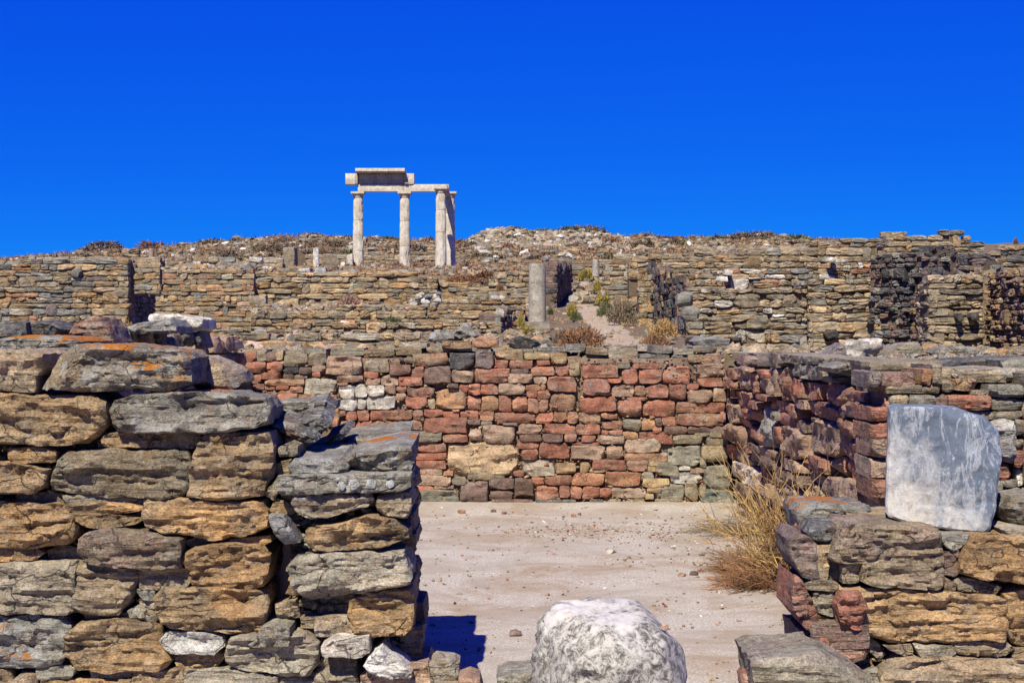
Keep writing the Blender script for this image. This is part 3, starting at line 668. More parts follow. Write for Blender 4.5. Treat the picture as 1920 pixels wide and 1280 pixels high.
def traced(lst, ox, oy, sc, d, fr, e, mat, cell, T, seed, dj=.018, bev=.13, **k):
    n = 0
    for i, (a, b, c, dd_, cc) in enumerate(lst):
        x0, y0, x1, y1 = ox + a / sc, oy + b / sc, ox + c / sc, oy + dd_ / sc
        r = random.Random(seed * 1000 + i)
        w_, h_ = x1 - x0, y1 - y0
        pl = quadpoly(x0 + .25, y0 + .2, x1 - .25, y1 - .2, r)
        W = pxpoly(pl, d)
        so_ = stone(fr, W, T, cell, seed * 1000 + i, mat, cc, e, dep=r.uniform(-dj, dj), spots=r.choice((0, .1, .3)), bevel=bev, grow=.005, wob=.8, **k); n += 1
        so_.rotation_euler[1] = r.gauss(0, .028 if w_ < 4 * h_ else .012)
    return n
n_red = traced(C3, 400, 640, 4.0, DB, FR0, e_red, M_red, .024, .34, 1) + traced(C5, 760, 620, 3.765, DB, FR0, e_red, M_red, .024, .34, 2) + traced(C6, 1060, 620, 3.765, DB, FR0, e_red, M_red, .024, .34, 3)
# cap stones along the top of the red wall, set a little back
CAP = parse("""458,655,500,668,T 520,657,560,666,G 560,655,612,668,SG 620,653,683,666,G 684,655,740,667,H 742,652,790,665,TG 760,644,800,652,L 800,652,845,660,T 828,640,884,653,Y 846,648,920,658,T 885,636,935,650,O 1000,652,1065,660,S
1088,650,1100,662,S 1060,645,1098,660,S 1098,652,1140,664,H 1140,648,1198,682,L 1088,664,1140,683,G 1200,664,1256,684,SK 1222,648,1262,662,S 1260,660,1290,680,S 1290,664,1318,679,TG 1265,655,1300,664,G 1270,680,1310,688,S
1318,660,1353,682,P 1300,650,1345,660,G 1063,668,1089,682,G 1000,660,1050,668,H 940,655,1000,664,G 1035,662,1062,672,Y""")
n_red += traced(CAP, 0, 0, 1.0, 14.05, Frame(0, 14.05, 0), e_red, M_schist, .035, .5, 4, dj=.06)
box('mortar', -2.75, 2.12, DB + .075, DB + .7, -.3, 1.43, M_mortar, e_red, n=.12, seed=5, cell=.07)
print('RED', n_red)
# buff earth line along the wall foot
# ------------------------------------------------------------------ right side wall (runs towards the camera) and its near end
XS = 2.11
e_side = empty('stone_wall', 'rough red side wall with tumbled stones receding behind the dry bush', 'wall', (XS, 11, 0))
FRS = Frame(XS, DB, -math.pi / 2)
C7 = parse("""80,265,160,345,R 70,345,160,405,R 165,255,243,425,BQ 247,285,310,430,R 312,275,355,330,R 315,335,408,440,B 360,260,405,330,D 408,260,440,460,P 445,245,515,500,BR 518,315,580,520,RB 585,345,638,480,R
642,362,728,485,R 732,364,800,510,R 800,320,880,365,T 830,372,945,530,RD 945,270,1100,380,GS 880,350,938,372,R 945,382,1015,415,D 1020,385,1097,440,T 950,425,1095,495,R 1102,412,1230,590,R
545,238,768,340,G 775,200,1090,268,TG 390,145,460,245,DS 250,155,320,250,K 130,170,245,245,T 465,155,770,232,G 125,420,238,545,R 242,435,330,488,R 242,492,330,545,R 333,452,405,490,R
378,495,525,580,R 528,522,600,610,R 590,485,660,550,B 664,508,880,620,R 940,500,1080,620,BQ 1085,594,1215,715,R 65,515,170,655,P 180,550,238,620,R 242,550,343,640,R 348,515,408,825,LU
412,570,443,635,G 447,585,528,670,R 532,615,600,700,R 604,624,640,720,D 645,625,885,880,BP 888,622,1000,740,R 1003,625,1140,810,DR 1143,720,1215,800,R 80,660,200,790,B 182,625,238,678,R
215,682,345,795,R 412,660,442,800,D 445,675,485,800,R 490,680,640,900,BP 890,745,1000,900,R 1003,815,1140,975,BD 1145,805,1210,880,T 140,795,230,845,R 310,830,425,890,B 235,800,308,850,D
135,850,238,938,P 242,855,333,930,B 430,840,503,920,R 506,905,620,985,P 335,893,428,970,D 130,942,300,1080,WP 305,935,388,1100,R 680,885,800,1000,R 805,885,890,1025,B 894,905,1000,1050,R
1003,980,1128,1090,BR 1131,985,1200,1120,R 1145,885,1200,980,D 270,1085,360,1220,P 392,975,460,1100,P 470,990,640,1080,DB 645,1005,770,1080,P 790,1030,900,1230,P 905,1055,1060,1230,B
1070,1100,1180,1275,P 520,1090,620,1230,PB 180,1085,265,1200,D 640,1085,785,1250,TB 365,1105,510,1230,B 1133,890,1145,980,D 900,1235,1060,1400,B 780,1235,895,1400,P 520,1235,770,1340,R 200,1225,510,1300,B""")
C7 += parse("300,350,313,440,R 760,540,880,600,R 885,540,938,615,D 120,545,178,620,D 80,800,135,900,R 885,905,895,1000,R 60,410,122,470,R 60,475,120,512,B")
for i, (a, b, c, d_, cc) in enumerate(C7):
    x0, y0, x1, y1 = 1340 + a / 3.765, 620 + b / 3.765, 1340 + c / 3.765, 620 + d_ / 3.765
    r = random.Random(9000 + i)
    d0, d1 = F * XS / (x0 - 960), F * XS / (x1 - 960)      # far, near
    d0 = min(d0, DB)
    dm = (d0 + d1) / 2
    za, zb = yz(y1, dm), yz(y0, dm)
    zb = min(zb, 1.52); za = max(za, -.05)
    if zb - za < .04 or d0 - d1 < .03: continue
    u0, u1 = DB - d0, DB - d1
    pl = [(x, -y) for x, y in quadpoly(u0 + .006, -zb, u1 - .006, -za, r, .16)]
    stone(FRS, pl, .4, .028, 9000 + i, M_red, cc, e_side, dep=r.uniform(-.05, .04), rough=1.1, wob=.7, chip=1.6, bevel=.14, cuts=7, spots=.2)
box('mortar', 0, 5.75, .12, .95, -.3, 1.40, M_core, e_side, n=.2, seed=6, fr=FRS, cell=.1)
# flat slabs on top of the side wall
r = random.Random(55)
for i in range(34):
    d = r.uniform(8.0, 13.9); x = r.uniform(XS + .05, XS + 1.1); w = r.uniform(.25, .6)
    pl = [(-w / 2, -.03), (w / 2, -.03), (w / 2 * .9, .04), (-w / 2 * .95, .045)]
    stone(Frame(x, d, r.uniform(-.4, .4)), [(a, b + 1.44) for a, b in pl], r.uniform(.25, .5), .03, 700 + i, M_schist, r.choice('GTHSLGTSQ'), e_side, rx=r.uniform(-.04, .04), bevel=.5, spots=.4)

# wall facing the camera behind the marble block
DQ = 7.95
e_q = empty('stone_wall', 'mixed red and grey courses right behind the upright marble block', 'wall', (2.3, DQ, 0))
C8 = parse("""42,290,122,400,QS 128,300,372,430,SR 165,392,410,440,T 415,385,540,440,T 412,272,480,380,O 485,240,545,385,G 550,352,640,430,T 645,345,800,420,Y 190,450,320,535,T 325,455,500,540,GS 510,450,600,560,DQ
602,455,905,560,R 700,575,1130,622,GH 910,480,1130,560,G 880,382,1130,468,GS 760,425,875,460,G 860,625,1080,920,UW 1085,630,1130,665,L 1050,670,1130,740,KS 1050,770,1130,840,TS 1060,845,1130,960,RQ
925,930,1050,1055,R 890,1060,975,1130,G 980,1060,1090,1100,G 1100,980,1130,1100,W 930,1150,975,1200,P 870,1100,925,1280,D 985,1140,1050,1178,T 1000,1185,1130,1280,G 940,1205,995,1280,P
1135,290,1200,460,G 1135,480,1200,620,T 1135,630,1200,760,R 1135,770,1200,900,G 1135,905,1200,1100,B 1135,1105,1200,1280,T
60,545,180,640,R 190,545,500,650,B 60,650,500,760,R 510,650,850,760,T 60,770,500,900,B 510,770,850,900,R 60,905,500,1050,P 510,905,850,1050,B 60,1055,860,1200,R""")
traced(C8, 1620, 620, 3.765, DQ, Frame(0, DQ, 0), e_q, M_schist, .018, .45, 8, dj=.03, bev=.35)
box('wall_core', XS + .03, 3.4, DQ + .12, DQ + .9, -.2, 1.40, M_core, e_q, n=.15, seed=8, cell=.1)
SLAB = [([(1753, 715), (1748, 680), (1800, 672), (1900, 668), (1960, 670), (1960, 715), (1880, 722), (1800, 722)], 'KG', 8.6, .4, .2),
        ([(1640, 682), (1700, 676), (1790, 676), (1795, 690), (1700, 694), (1640, 690)], 'TH', 8.7, .5, .3),
        ([(1560, 690), (1600, 678), (1640, 680), (1645, 694), (1570, 700)], 'GS', 8.9, .5, .5),
        ([(1880, 676), (1960, 668), (1960, 700), (1885, 702)], 'GE', 8.3, .5, .4)]
for i, (pl, cc, d, T, sp) in enumerate(SLAB):
    stone(Frame(0, d, 0), pxpoly(pl, d), T, .02, 830 + i, M_schist, cc, e_q, spots=sp, bevel=.3)

# ------------------------------------------------------------------ foreground walls (outlines of the individual stones)
DF = 6.3
e_l = empty('stone_wall', 'near left drystone wall of big orange and grey schist blocks, broken at its right end', 'wall', (-1.5, DF, 0))
FRF = Frame(0, DF, 0)
FL = [  # code, depth offset, outline
 ('J', .03, '-30,660 53,659 76,666 77,685 66,702 -30,705'), ('J', .02, '-30,707 62,707 60,733 -30,731'), ('N', 0, '-30,741 170,743 196,758 201,775 198,799 160,832 0,830 -30,828'),
 ('SG', -.02, '203,772 212,752 250,743 330,738 440,741 495,750 506,768 502,792 440,806 340,808 220,806'), ('H', .04, '185,826 196,815 268,810 369,816 372,824 366,840 191,838'),
 ('A', .03, '10,843 80,841 98,850 97,865 27,868 10,860'), ('A', 0, '-30,866 20,870 60,876 86,882 80,915 60,922 -30,921'),
 ('HG', 0, '90,912 105,868 125,852 200,845 345,848 352,865 350,915 340,932 200,930 95,920'), ('HN', -.02, '357,925 362,880 372,826 385,815 500,813 509,840 506,895 490,925 460,932 400,933'),
 ('HS', .08, '20,930 104,930 108,943 24,944'), ('HS', .05, '111,932 180,929 264,937 262,945 116,945'), ('AN', 0, '-30,946 110,947 133,968 142,1000 125,1020 60,1028 -30,1025'),
 ('A', .02, '108,950 178,943 262,949 264,958 193,964 134,965'), ('A', .03, '132,972 200,967 267,974 250,984 190,992 145,985'), ('A', -.02, '266,940 300,935 400,940 490,942 501,957 499,985 470,1000 400,1010 330,1000 272,985'),
 ('HQ', -.04, '154,1010 165,1000 190,995 279,998 340,1011 337,1063 288,1065 172,1054 153,1042'), ('A', .03, '-30,1034 60,1032 75,1040 60,1050 -30,1052'), ('H', .09, '77,1038 100,1030 152,1035 140,1053 80,1052'),
 ('JG', 0, '-30,1058 20,1057 138,1056 140,1085 134,1148 30,1149 -30,1142'), ('HU', -.01, '142,1060 155,1053 250,1063 256,1085 240,1132 220,1152 138,1150'), ('TG', .02, '257,1072 270,1068 345,1069 358,1085 345,1105 262,1106'),
 ('S', .03, '252,1108 275,1104 284,1112 282,1126 262,1124'), ('L', .05, '252,1130 285,1128 290,1143 262,1142'), ('L', .03, '238,1147 255,1140 294,1155 288,1167 245,1161'),
 ('H', .06, '150,1154 190,1152 238,1155 236,1163 155,1164'), ('GU', 0, '-30,1160 60,1156 108,1160 126,1180 122,1228 108,1248 30,1250 -30,1248'),
 ('A', -.02, '126,1190 150,1167 210,1162 290,1170 303,1195 320,1236 308,1250 208,1257 148,1252 124,1225'), ('A', -.01, '291,1118 300,1109 400,1103 492,1110 500,1130 496,1168 480,1186 400,1182 312,1172 298,1152'),
 ('NA', 0, '342,1042 365,1028 400,1020 485,1025 503,1043 501,1085 490,1100 430,1103 362,1096 355,1072'), ('WL', -.02, '301,1200 315,1185 380,1187 413,1195 419,1210 400,1222 330,1223 308,1213'),
 ('A', .02, '322,1230 400,1226 421,1233 400,1252 335,1255'), ('G', 0, '68,1254 120,1251 140,1256 130,1270 70,1271'), ('A', 0, '250,1259 340,1257 346,1310 250,1310'), ('L', -.02, '348,1258 430,1255 522,1262 522,1310 348,1310'),
 ('J', 0, '24,1277 40,1265 66,1266 72,1310 24,1310'), ('J', .02, '168,1263 245,1262 242,1273 172,1273'), ('A', 0, '76,1276 245,1276 246,1310 76,1310'), ('H', .03, '-30,1255 12,1256 20,1280 -30,1290'),
 ('A', .05, '428,1014 500,1010 503,1018 490,1023 430,1021'), ('H', .06, '380,1004 425,1008 424,1015 384,1014'), ('S', .07, '343,1018 365,1013 385,1019 375,1026 347,1025'),
 ('A', .05, '502,958 514,940 540,945 553,958 540,964 510,964'), ('JL', -.02, '548,941 552,931 600,928 693,927 699,939 690,950 640,960 585,970 556,960'), ('TG', -.01, '710,932 735,922 765,925 770,945 762,968 725,966 708,955'),
 ('NH', -.02, '575,995 586,986 639,982 690,967 719,969 764,993 766,1008 719,1025 591,1030 577,1020'), ('LG', -.04, '541,1062 559,1042 640,1037 756,1035 772,1073 768,1091 692,1104 612,1120 573,1118 555,1103'),
 ('NA', -.03, '657,1128 690,1114 770,1102 774,1140 772,1180 735,1190 665,1184 655,1160'), ('U', -.06, '506,967 536,966 561,1012 533,1017 520,1000'), ('G', .1, '546,1143 565,1126 586,1126 588,1146'),
 ('T', .12, '594,1122 652,1122 652,1139 596,1141'), ('H', .04, '562,1163 588,1160 590,1178 568,1178'), ('JW', 0, '591,1160 655,1158 658,1186 640,1190 592,1192'), ('W', -.09, '610,1202 631,1190 692,1189 694,1213 682,1220 612,1221'),
 ('W', -.10, '686,1240 697,1222 718,1208 772,1250 768,1266 700,1252'), ('LG', -.06, '428,1221 437,1195 470,1190 573,1186 597,1205 598,1237 581,1259 533,1260 432,1245'), ('LG', -.09, '473,1199 510,1186 518,1166 546,1171 547,1203 482,1203'),
 ('T', .02, '594,1264 608,1226 665,1245 677,1310 594,1310'), ('L', 0, '525,1264 592,1263 592,1310 525,1310'), ('BP', -.02, '677,1266 700,1256 745,1250 800,1249 815,1272 815,1310 680,1310'),
 ('T', .14, '745,1190 786,1188 785,1216 748,1216'), ('D', .2, '768,1148 786,1150 790,1183 770,1187'), ('H', .12, '745,1219 782,1218 783,1243 750,1241'), ('N', .08, '530,1118 545,1085 562,1098 570,1119 545,1122'),
 ('J', .06, '512,1140 550,1130 556,1160 520,1168'), ('NT', .05, '560,1180 598,1192 605,1225 580,1205'),
 ('T', .08, '518,842 535,835 550,840 550,855 521,857'), ('T', .08, '512,872 538,866 541,888 515,891'), ('JL', .02, '495,928 512,903 525,912 510,938'), ('H', .08, '525,925 545,935 540,945 524,938'),
 ('SG', -.05, '521,905 524,893 600,890 770,888 769,910 750,917 640,920 530,924'), ('H', .16, '712,968 770,970 771,1000 735,985'), ('H', .15, '700,1010 772,1012 772,1034 700,1036'),
 ('D', .2, '600,960 700,955 700,975 620,985'), ('H', .1, '590,1145 655,1143 654,1157 592,1158')]
def trace_outline(lst, d, fr, e, seed, mat=M_schist, cell=.0125, T=.42, lich={}):
    for i, (cc, dep, s) in enumerate(lst):
        pts = [tuple(float(v) for v in q.split(',')) for q in s.split()]
        P = pxpoly(pts, d); z = min(p[1] for p in P)
        if z < 0: P = [(x, max(zz, -.1)) for x, zz in P]
        sp = .5 if cc[0] in 'SG' else .12
        stone(fr, P, T - dep * .5, cell, seed + i, mat, cc, e, dep=dep, spots=sp, lichen=lich.get(i, 0), bevel=.10, chip=1.4, strata=1.8, grow=.007, cuts=4, cutd=.45, wob=.7)
trace_outline(FL, DF, FRF, e_l, 2000, lich={3: .36, 25: .36})
# stones inside the left wall showing through the gaps, and its body
box('wall_core', -3.4, -1.13, DF + .20, DF + 1.2, -.2, 1.34, M_core, e_l, n=.25, seed=11, cell=.06)
box('wall_core', -1.02, -.49, DF + .22, DF + .78, -.2, .98, M_core, e_l, n=.25, seed=12, cell=.05)
# end face of the wall towards the doorway
FRE = Frame(-.475, DF + .2, math.pi / 2)
r = random.Random(41); z = .0
while z < 1.0:
    h = r.uniform(.07, .16); u = 0
    while u < .6:
        w = r.uniform(.14, .38)
        stone(FRE, [(u + .01, z + .006), (u + w - .01, z + .006), (u + w - .015, z + h - .008), (u + .012, z + h - .01)], .25, .025, int(r.random() * 9999), M_schist, r.choice('HTDSGN'), e_l, dep=r.uniform(-.03, .02), bevel=.35)
        u += w
    z += h
# grey slabs stepping back on the broken end
GS = [('SG', 6.75, '495,752 575,749 609,753 607,768 585,780 505,782', .7, 0, -.03), ('KS', 6.55, '508,803 530,795 560,800 590,812 600,825 575,842 555,842 530,822', .3, 0, .25), ('SK', 6.6, '540,800 572,787 600,785 619,802 607,815 575,808 550,812', .35, 0, .3),
      ('SK', 6.8, '610,820 645,806 653,812 640,825 612,836', .3, 0, .1), ('GT', 7.0, '560,850 600,838 650,823 750,812 766,815 766,838 675,850 590,862', .5, .25, .06), ('SG', 6.33, '535,878 550,861 637,860 653,876 650,889 545,891', .6, .2, .05),
      ('SG', 6.36, '642,864 655,853 745,835 773,837 773,865 769,886 670,889 650,882', .6, .3, .05)]
for i, (cc, d, s, T, li, rx) in enumerate(GS):
    pts = [tuple(float(v) for v in q.split(',')) for q in s.split()]
    stone(Frame(0, d, 0), pxpoly(pts, d), T, .012, 2300 + i, M_schist, cc, e_l, lichen=li, spots=.6, bevel=.3, rx=rx, chip=1.5, strata=1.6)
# pale round lichen discs on the long grey slab
for (px, py, rr) in ((640, 911, .019), (663, 908, .025), (695, 907, .024), (731, 907, .018), (633, 899, .010)):
    r = random.Random(px); V = [(0, -.004, 0)]
    for k in range(18):
        a = k / 18 * 2 * math.pi; q_ = rr * r.uniform(.82, 1.12); V.append((q_ * math.cos(a), 0.004, q_ * math.sin(a)))
    o = link('lichen_patch', mesh('lichen_patch', V, [[0, 1 + (k + 1) % 18, 1 + k] for k in range(18)]), M_pale)
    o.location = at(px, py, DF - .065); colour(o, 'G', jit=0); o.color = (.29, .30, .285, 1); o['tint'] = [.33, .34, .33]; inv(o, e_l)

# right pier
DR = 6.25
e_r = empty('stone_wall', 'near right drystone pier of brown and red blocks under the upright marble block', 'wall', (1.9, DR, 0))
FRR = Frame(0, DR, 0)
FRL = [('QS', .04, '1487,1018 1499,1006 1520,1012 1536,1024 1537,1086 1508,1083 1490,1050'), ('T', .06, '1538,1028 1560,1028 1557,1090 1540,1088'), ('HQ', -.02, '1556,1046 1572,1008 1595,985 1700,987 1752,991 1764,1007 1769,1102 1700,1100 1632,1097 1613,1089 1612,1058 1558,1055'),
 ('T', .02, '1584,1062 1611,1060 1610,1091 1584,1091'), ('T', .02, '1513,1100 1530,1090 1572,1096 1570,1108 1520,1105'), ('RQ', .03, '1495,1085 1513,1095 1537,1160 1539,1188 1515,1182 1491,1150'),
 ('GH', .05, '1530,1112 1567,1112 1566,1158 1540,1151 1528,1140'), ('NA', -.02, '1575,1104 1617,1105 1769,1111 1860,1117 1884,1124 1886,1145 1883,1198 1713,1202 1668,1201 1617,1190 1575,1166'),
 ('RQ', -.07, '1566,1130 1578,1108 1603,1107 1618,1138 1606,1176 1575,1166'), ('L', .06, '1539,1160 1565,1167 1625,1190 1600,1194 1545,1186'), ('NA', -.01, '1802,1050 1823,1008 1842,1003 1940,1010 1940,1096 1854,1084 1800,1076'),
 ('S', .03, '1773,1010 1820,1007 1815,1022 1790,1034 1775,1022'), ('Q', .03, '1780,1038 1799,1034 1803,1055 1795,1082 1777,1076'), ('T', 0, '1772,1082 1792,1096 1781,1121 1773,1106'),
 ('TG', .02, '1795,1090 1811,1085 1882,1101 1868,1115 1797,1107'), ('A', 0, '1888,1116 1940,1102 1940,1178 1894,1178 1889,1150'), ('A', 0, '1888,1184 1940,1182 1940,1215 1900,1206'),
 ('RP', -.02, '1536,1197 1564,1193 1629,1218 1623,1232 1572,1237 1539,1227'), ('DQ', .08, '1508,1190 1534,1192 1536,1230 1510,1226'), ('J', -.01, '1660,1212 1708,1209 1711,1222 1700,1228 1670,1219'),
 ('LJ', -.02, '1714,1209 1780,1212 1788,1222 1770,1231 1725,1228'), ('HJ', 0, '1782,1206 1830,1205 1885,1205 1901,1216 1870,1229 1800,1225'), ('JN', -.05, '1648,1265 1665,1242 1685,1232 1940,1236 1940,1310 1645,1310'),
 ('GQ', .05, '1610,1196 1640,1202 1668,1230 1655,1242 1625,1217'), ('H', .1, '1590,1240 1640,1240 1650,1262 1600,1270'), ('H', .0, '1905,1216 1940,1218 1940,1232 1900,1230'),
 ('H', .12, '1560,1060 1582,1062 1582,1094 1562,1092'), ('G', -.04, '1598,1262 1640,1255 1646,1300 1600,1300'), ('D', .1, '1512,1232 1600,1240 1600,1290 1512,1290')]
trace_outline(FRL, DR, FRR, e_r, 3000)
box('wall_core', 1.47, 2.4, DR + .16, DR + .95, -.2, .76, M_core, e_r, n=.25, seed=13, cell=.05)
TOPR = [('SG', 6.85, '1491,957 1502,945 1560,945 1634,950 1645,966 1643,985 1560,988 1500,1000', .4, .45, 0), ('KS', 6.32, '1514,1001 1527,982 1570,982 1568,1018 1525,1019', .2, .2, 0),
        ('TH', 6.6, '1600,972 1700,972 1780,978 1840,985 1840,1003 1620,1000', .5, .1, 0), ('JT', 6.7, '1838,964 1960,958 1960,1000 1845,1002', .5, 0, 0), ('GE', 6.45, '1883,955 1900,933 1960,928 1960,992 1905,990 1886,974', .35, 0, 0), ('L', 6.3, '1880,993 1910,990 1960,996 1960,1008 1890,1008', .3, 0, 0)]
for i, (cc, d, s, T, li, rx) in enumerate(TOPR):
    pts = [tuple(float(v) for v in q.split(',')) for q in s.split()]
    stone(Frame(0, d, 0), pxpoly(pts, d), T, .013, 3300 + i, M_schist, cc, e_r, lichen=li, spots=.5, bevel=.35, rx=rx, chip=1.4, strata=1.4)
# left face of the pier towards the doorway
FRP = Frame(1.43, DR + .95, math.atan2(-.85, -.13)); r = random.Random(43); z = 0.
while z < .74:
    h = r.uniform(.09, .18); u = 0
    while u < .75:
        w = r.uniform(.16, .34)
        stone(FRP, [(u + .01, z + .006), (u + w - .01, z + .006), (u + w - .015, z + h - .008), (u + .012, z + h - .01)], .25, .025, int(r.random() * 9999), M_schist, r.choice('RQHDRS'), e_r, dep=r.uniform(-.02, .03), bevel=.4)
        u += w
    z += h

# left side wall (in shade, facing the courtyard) and the broad wall tops behind the near wall
XL = -2.63
e_ls = empty('stone_wall', 'shaded left side wall of upright reddish stones behind the orange-lichen boulder', 'wall', (XL, 11, 0))
FRX = Frame(XL, 7.6, math.pi / 2); r = random.Random(47); z = 0.3
while z < 1.66:
    h = r.uniform(.10, .2); u = 0
    while u < 6.2:
        w = r.uniform(.12, .36)
        if z + h < (1.58 if u < 3.1 else 1.76):
            stone(FRX, [(u + .012, z + .006), (u + w - .012, z + .006), (u + w - .02, z + h - .01), (u + .02, z + h - .012)], .3, .045, int(r.random() * 9999), M_red, r.choice('QBDRPQSP'), e_ls, dep=r.uniform(-.08, .08), bevel=.45, rough=1.3)
        u += w
    z += h
box('wall_core', 0, 6.2, .12, 3.4, -.2, 1.55, M_core, e_ls, n=.6, seed=15, fr=FRX, cell=.12)
r = random.Random(48)
for i in range(60):
    d = r.uniform(7.6, 13.6); x = r.uniform(XL - 2.6, XL - .1); w = r.uniform(.25, .6); h = r.uniform(.05, .14)
    pl = [(-w / 2, 0), (w / 2, 0), (w / 2 * .9, h), (-w / 2 * .85, h * .95)]
    stone(Frame(x, d, r.uniform(-.5, .5)), [(a, b + 1.52) for a, b in pl], r.uniform(.25, .45), .03, 4100 + i, M_schist, r.choice('GTHSKGTSQBP'), e_ls, rx=r.uniform(-.06, .06), bevel=.45, spots=.4, lichen=r.choice((0, 0, .3)))

# the hidden or out-of-frame rest of the walls, so that a step aside still finds them standing
def fill(fr, u0, u1, z0, z1, e, mat, pal, seed, ch, sl, T=.3, cell=.04):
    r = random.Random(seed); z = z0; n = 0
    while z < z1 - .03:
        h = min(r.uniform(*ch), z1 - z); u = u0
        if z1 - z - h < ch[0] * .5: h = z1 - z
        while u < u1 - .02:
            w = min(r.uniform(*sl), u1 - u)
            if u1 - u - w < sl[0] * .5: w = u1 - u
            pl = [(x, -y) for x, y in quadpoly(u + .005, -(z + h - .005), u + w - .005, -(z + .005), r)]
            stone(fr, pl, T, cell, seed * 50 + n, mat, r.choice(pal), e, dep=r.uniform(-.02, .03), bevel=.12, grow=.005, wob=.7); n += 1
            u += w
        z += h
    return n
n_red += fill(FR0, -2.62, -1.02, 0.0, .66, e_red, M_red, 'RBTPDO', 301, (.12, .2), (.25, .5), cell=.05)
print('RED all', n_red)
fill(FRF, -4.3, -2.37, 0, 1.36, e_l, M_schist, 'ANHTSGJ', 302, (.14, .24), (.3, .65), T=.4, cell=.035)
box('wall_core', -4.35, -3.35, DF + .2, DF + 1.2, -.2, 1.3, M_core, e_l, n=.25, seed=303, cell=.1)
fill(FRR, 2.27, 3.7, 0, .76, e_r, M_schist, 'ANHTSGJ', 304, (.14, .22), (.3, .6), T=.4, cell=.035)
box('wall_core', 2.4, 3.75, DR + .18, DR + .95, -.2, .74, M_core, e_r, n=.25, seed=305, cell=.1)
fill(Frame(0, DQ, 0), 2.88, 4.9, 0, 1.42, e_q, M_schist, 'TGRBSHD', 306, (.12, .2), (.25, .55), T=.35, cell=.045)
box('wall_core', 3.35, 4.95, DQ + .14, DQ + 1.0, -.2, 1.40, M_core, e_q, n=.25, seed=307, cell=.12)
box('wall_core', 3.0, 4.95, DQ + .9, DB + .7, -.2, 1.38, M_core, e_q, n=.25, seed=308, cell=.2)

# ------------------------------------------------------------------ single loose stones (things of their own)
def loose(name, label, cat, cc, d, s, T, mat=M_schist, cell=.012, lichen=0, spots=.3, rx=0, group=None, **k):
    pts = [tuple(float(v) for v in q.split(',')) for q in s.split()]
    o = stone(Frame(0, d, 0), pxpoly(pts, d), T, cell, int(abs(pts[0][0] * 7 + pts[0][1])) % 5000, mat, cc, None, name=name, lichen=lichen, spots=spots, rx=rx, **k)
    return tag(o, label, cat, group)
loose('boulder', 'big grey boulder with orange lichen lying on top of the near left wall', 'boulder', 'HS', 6.28, '68,727 80,700 93,668 114,650 149,645 239,646 300,652 340,658 355,672 357,722 305,736 239,731 133,735', .5, lichen=.52, spots=.6, bevel=.2, chip=1.2, strata=1.4, cell=.011)
loose('stone_block', 'buff angular stone block wedged behind the right end of the lichen boulder', 'stone', 'JL', 6.7, '345,664 375,668 445,700 453,720 430,734 350,729', .4, bevel=.25)
loose('flat_stone', 'flat red stone lying under the buff block on the near left wall', 'stone', 'R', 6.6, '352,736 400,730 450,735 440,743 360,744', .3)
loose('slab', 'grey slab with orange lichen streaks at the left edge, behind the near wall', 'slab', 'SG', 7.4, '-30,642 10,632 60,628 120,632 145,640 140,652 60,660 -30,664', .7, lichen=.75, spots=.4)
loose('slab', 'small grey slab with an orange corner left of the big lichen boulder', 'slab', 'SG', 6.9, '50,660 80,652 104,655 106,668 88,676 60,668', .3, lichen=.5)
loose('boulder', 'dark grey rough boulder at the left picture edge under the terrace wall', 'boulder', 'KS', 8.8, '-30,606 20,601 46,604 50,634 -30,637', .5, bevel=.35)
loose('boulder', 'low black jagged boulder right of the dark grey one on the left wall top', 'boulder', 'KZ', 8.9, '50,604 75,600 100,606 124,618 120,632 52,634', .5, bevel=.35)
loose('boulder', 'leaning triangular red and tan boulder with pale lichen on the left wall top', 'boulder', 'BR', 8.2, '122,626 133,607 160,598 190,594 200,612 211,642 140,644', .45, spots=.55, bevel=.2)
loose('slab', 'grey slab resting on reddish stones in front of the marble beam', 'slab', 'SK', 9.2, '232,614 262,604 318,598 330,612 331,624 240,626', .5, spots=.7)
loose('marble_beam', 'pale marble beam lying across the left wall top', 'block', 'W', 10.0, '275,602 281,588 330,589 380,598 380,616 362,623 320,614', .5, mat=M_pale, spots=0, bevel=.15, chip=.5)
for i, s in enumerate(('208,624 246,622 250,642 210,643', '252,623 278,625 279,644 252,643', '282,626 300,624 304,646 283,646', '306,626 322,628 330,650 308,648', '332,612 350,606 358,640 340,650', '360,624 372,620 382,652 366,656')):
    loose('upright_stone', ['squat grey stone', 'pinkish stone', 'narrow shaded stone', 'brown ribbed stone', 'tall dark stone', 'last dark stone'][i] + ' set on edge under the marble beam, number %s from the triangular boulder' % ('one', 'two', 'three', 'four', 'five', 'six')[i], 'stone', 'SPQQKK'[i], 9.3 + .15 * i, s, .35, group='stones set on edge on the left side wall', bevel=.4)
loose('block', 'black angular block lying on top of the red back wall', 'stone', 'Z', 14.3, '955,652 957,636 975,629 1008,640 1015,646 998,654 985,662', .35, cell=.03, spots=0, bevel=.12, chip=.6)
loose('slab', 'grey slab tilted against the folded stone on the red wall top', 'slab', 'SU', 15.2, '801,640 806,624 850,620 870,628 862,642 820,645', .4, cell=.03, spots=.5)
loose('slab', 'grey peaked slab casting a dark triangle of shade on the red wall top', 'slab', 'SG', 15.0, '848,628 868,608 876,606 898,630 890,634 873,619 862,634', .5, cell=.02, spots=.5, bevel=.2, rough=.5, wob=.5)
loose('boulder', 'bright white broken boulder on top of the right side wall', 'boulder', 'W', 12.6, '1580,660 1584,644 1610,638 1632,640 1640,655 1625,668 1600,675 1585,668', .4, mat=M_pale, cell=.025, spots=0, bevel=.3)
loose('boulder', 'white block right behind the bright white boulder on the side wall', 'boulder', 'WL', 13.0, '1622,640 1632,634 1655,634 1658,654 1640,664 1625,664', .4, mat=M_pale, cell=.025, spots=.1, bevel=.2)
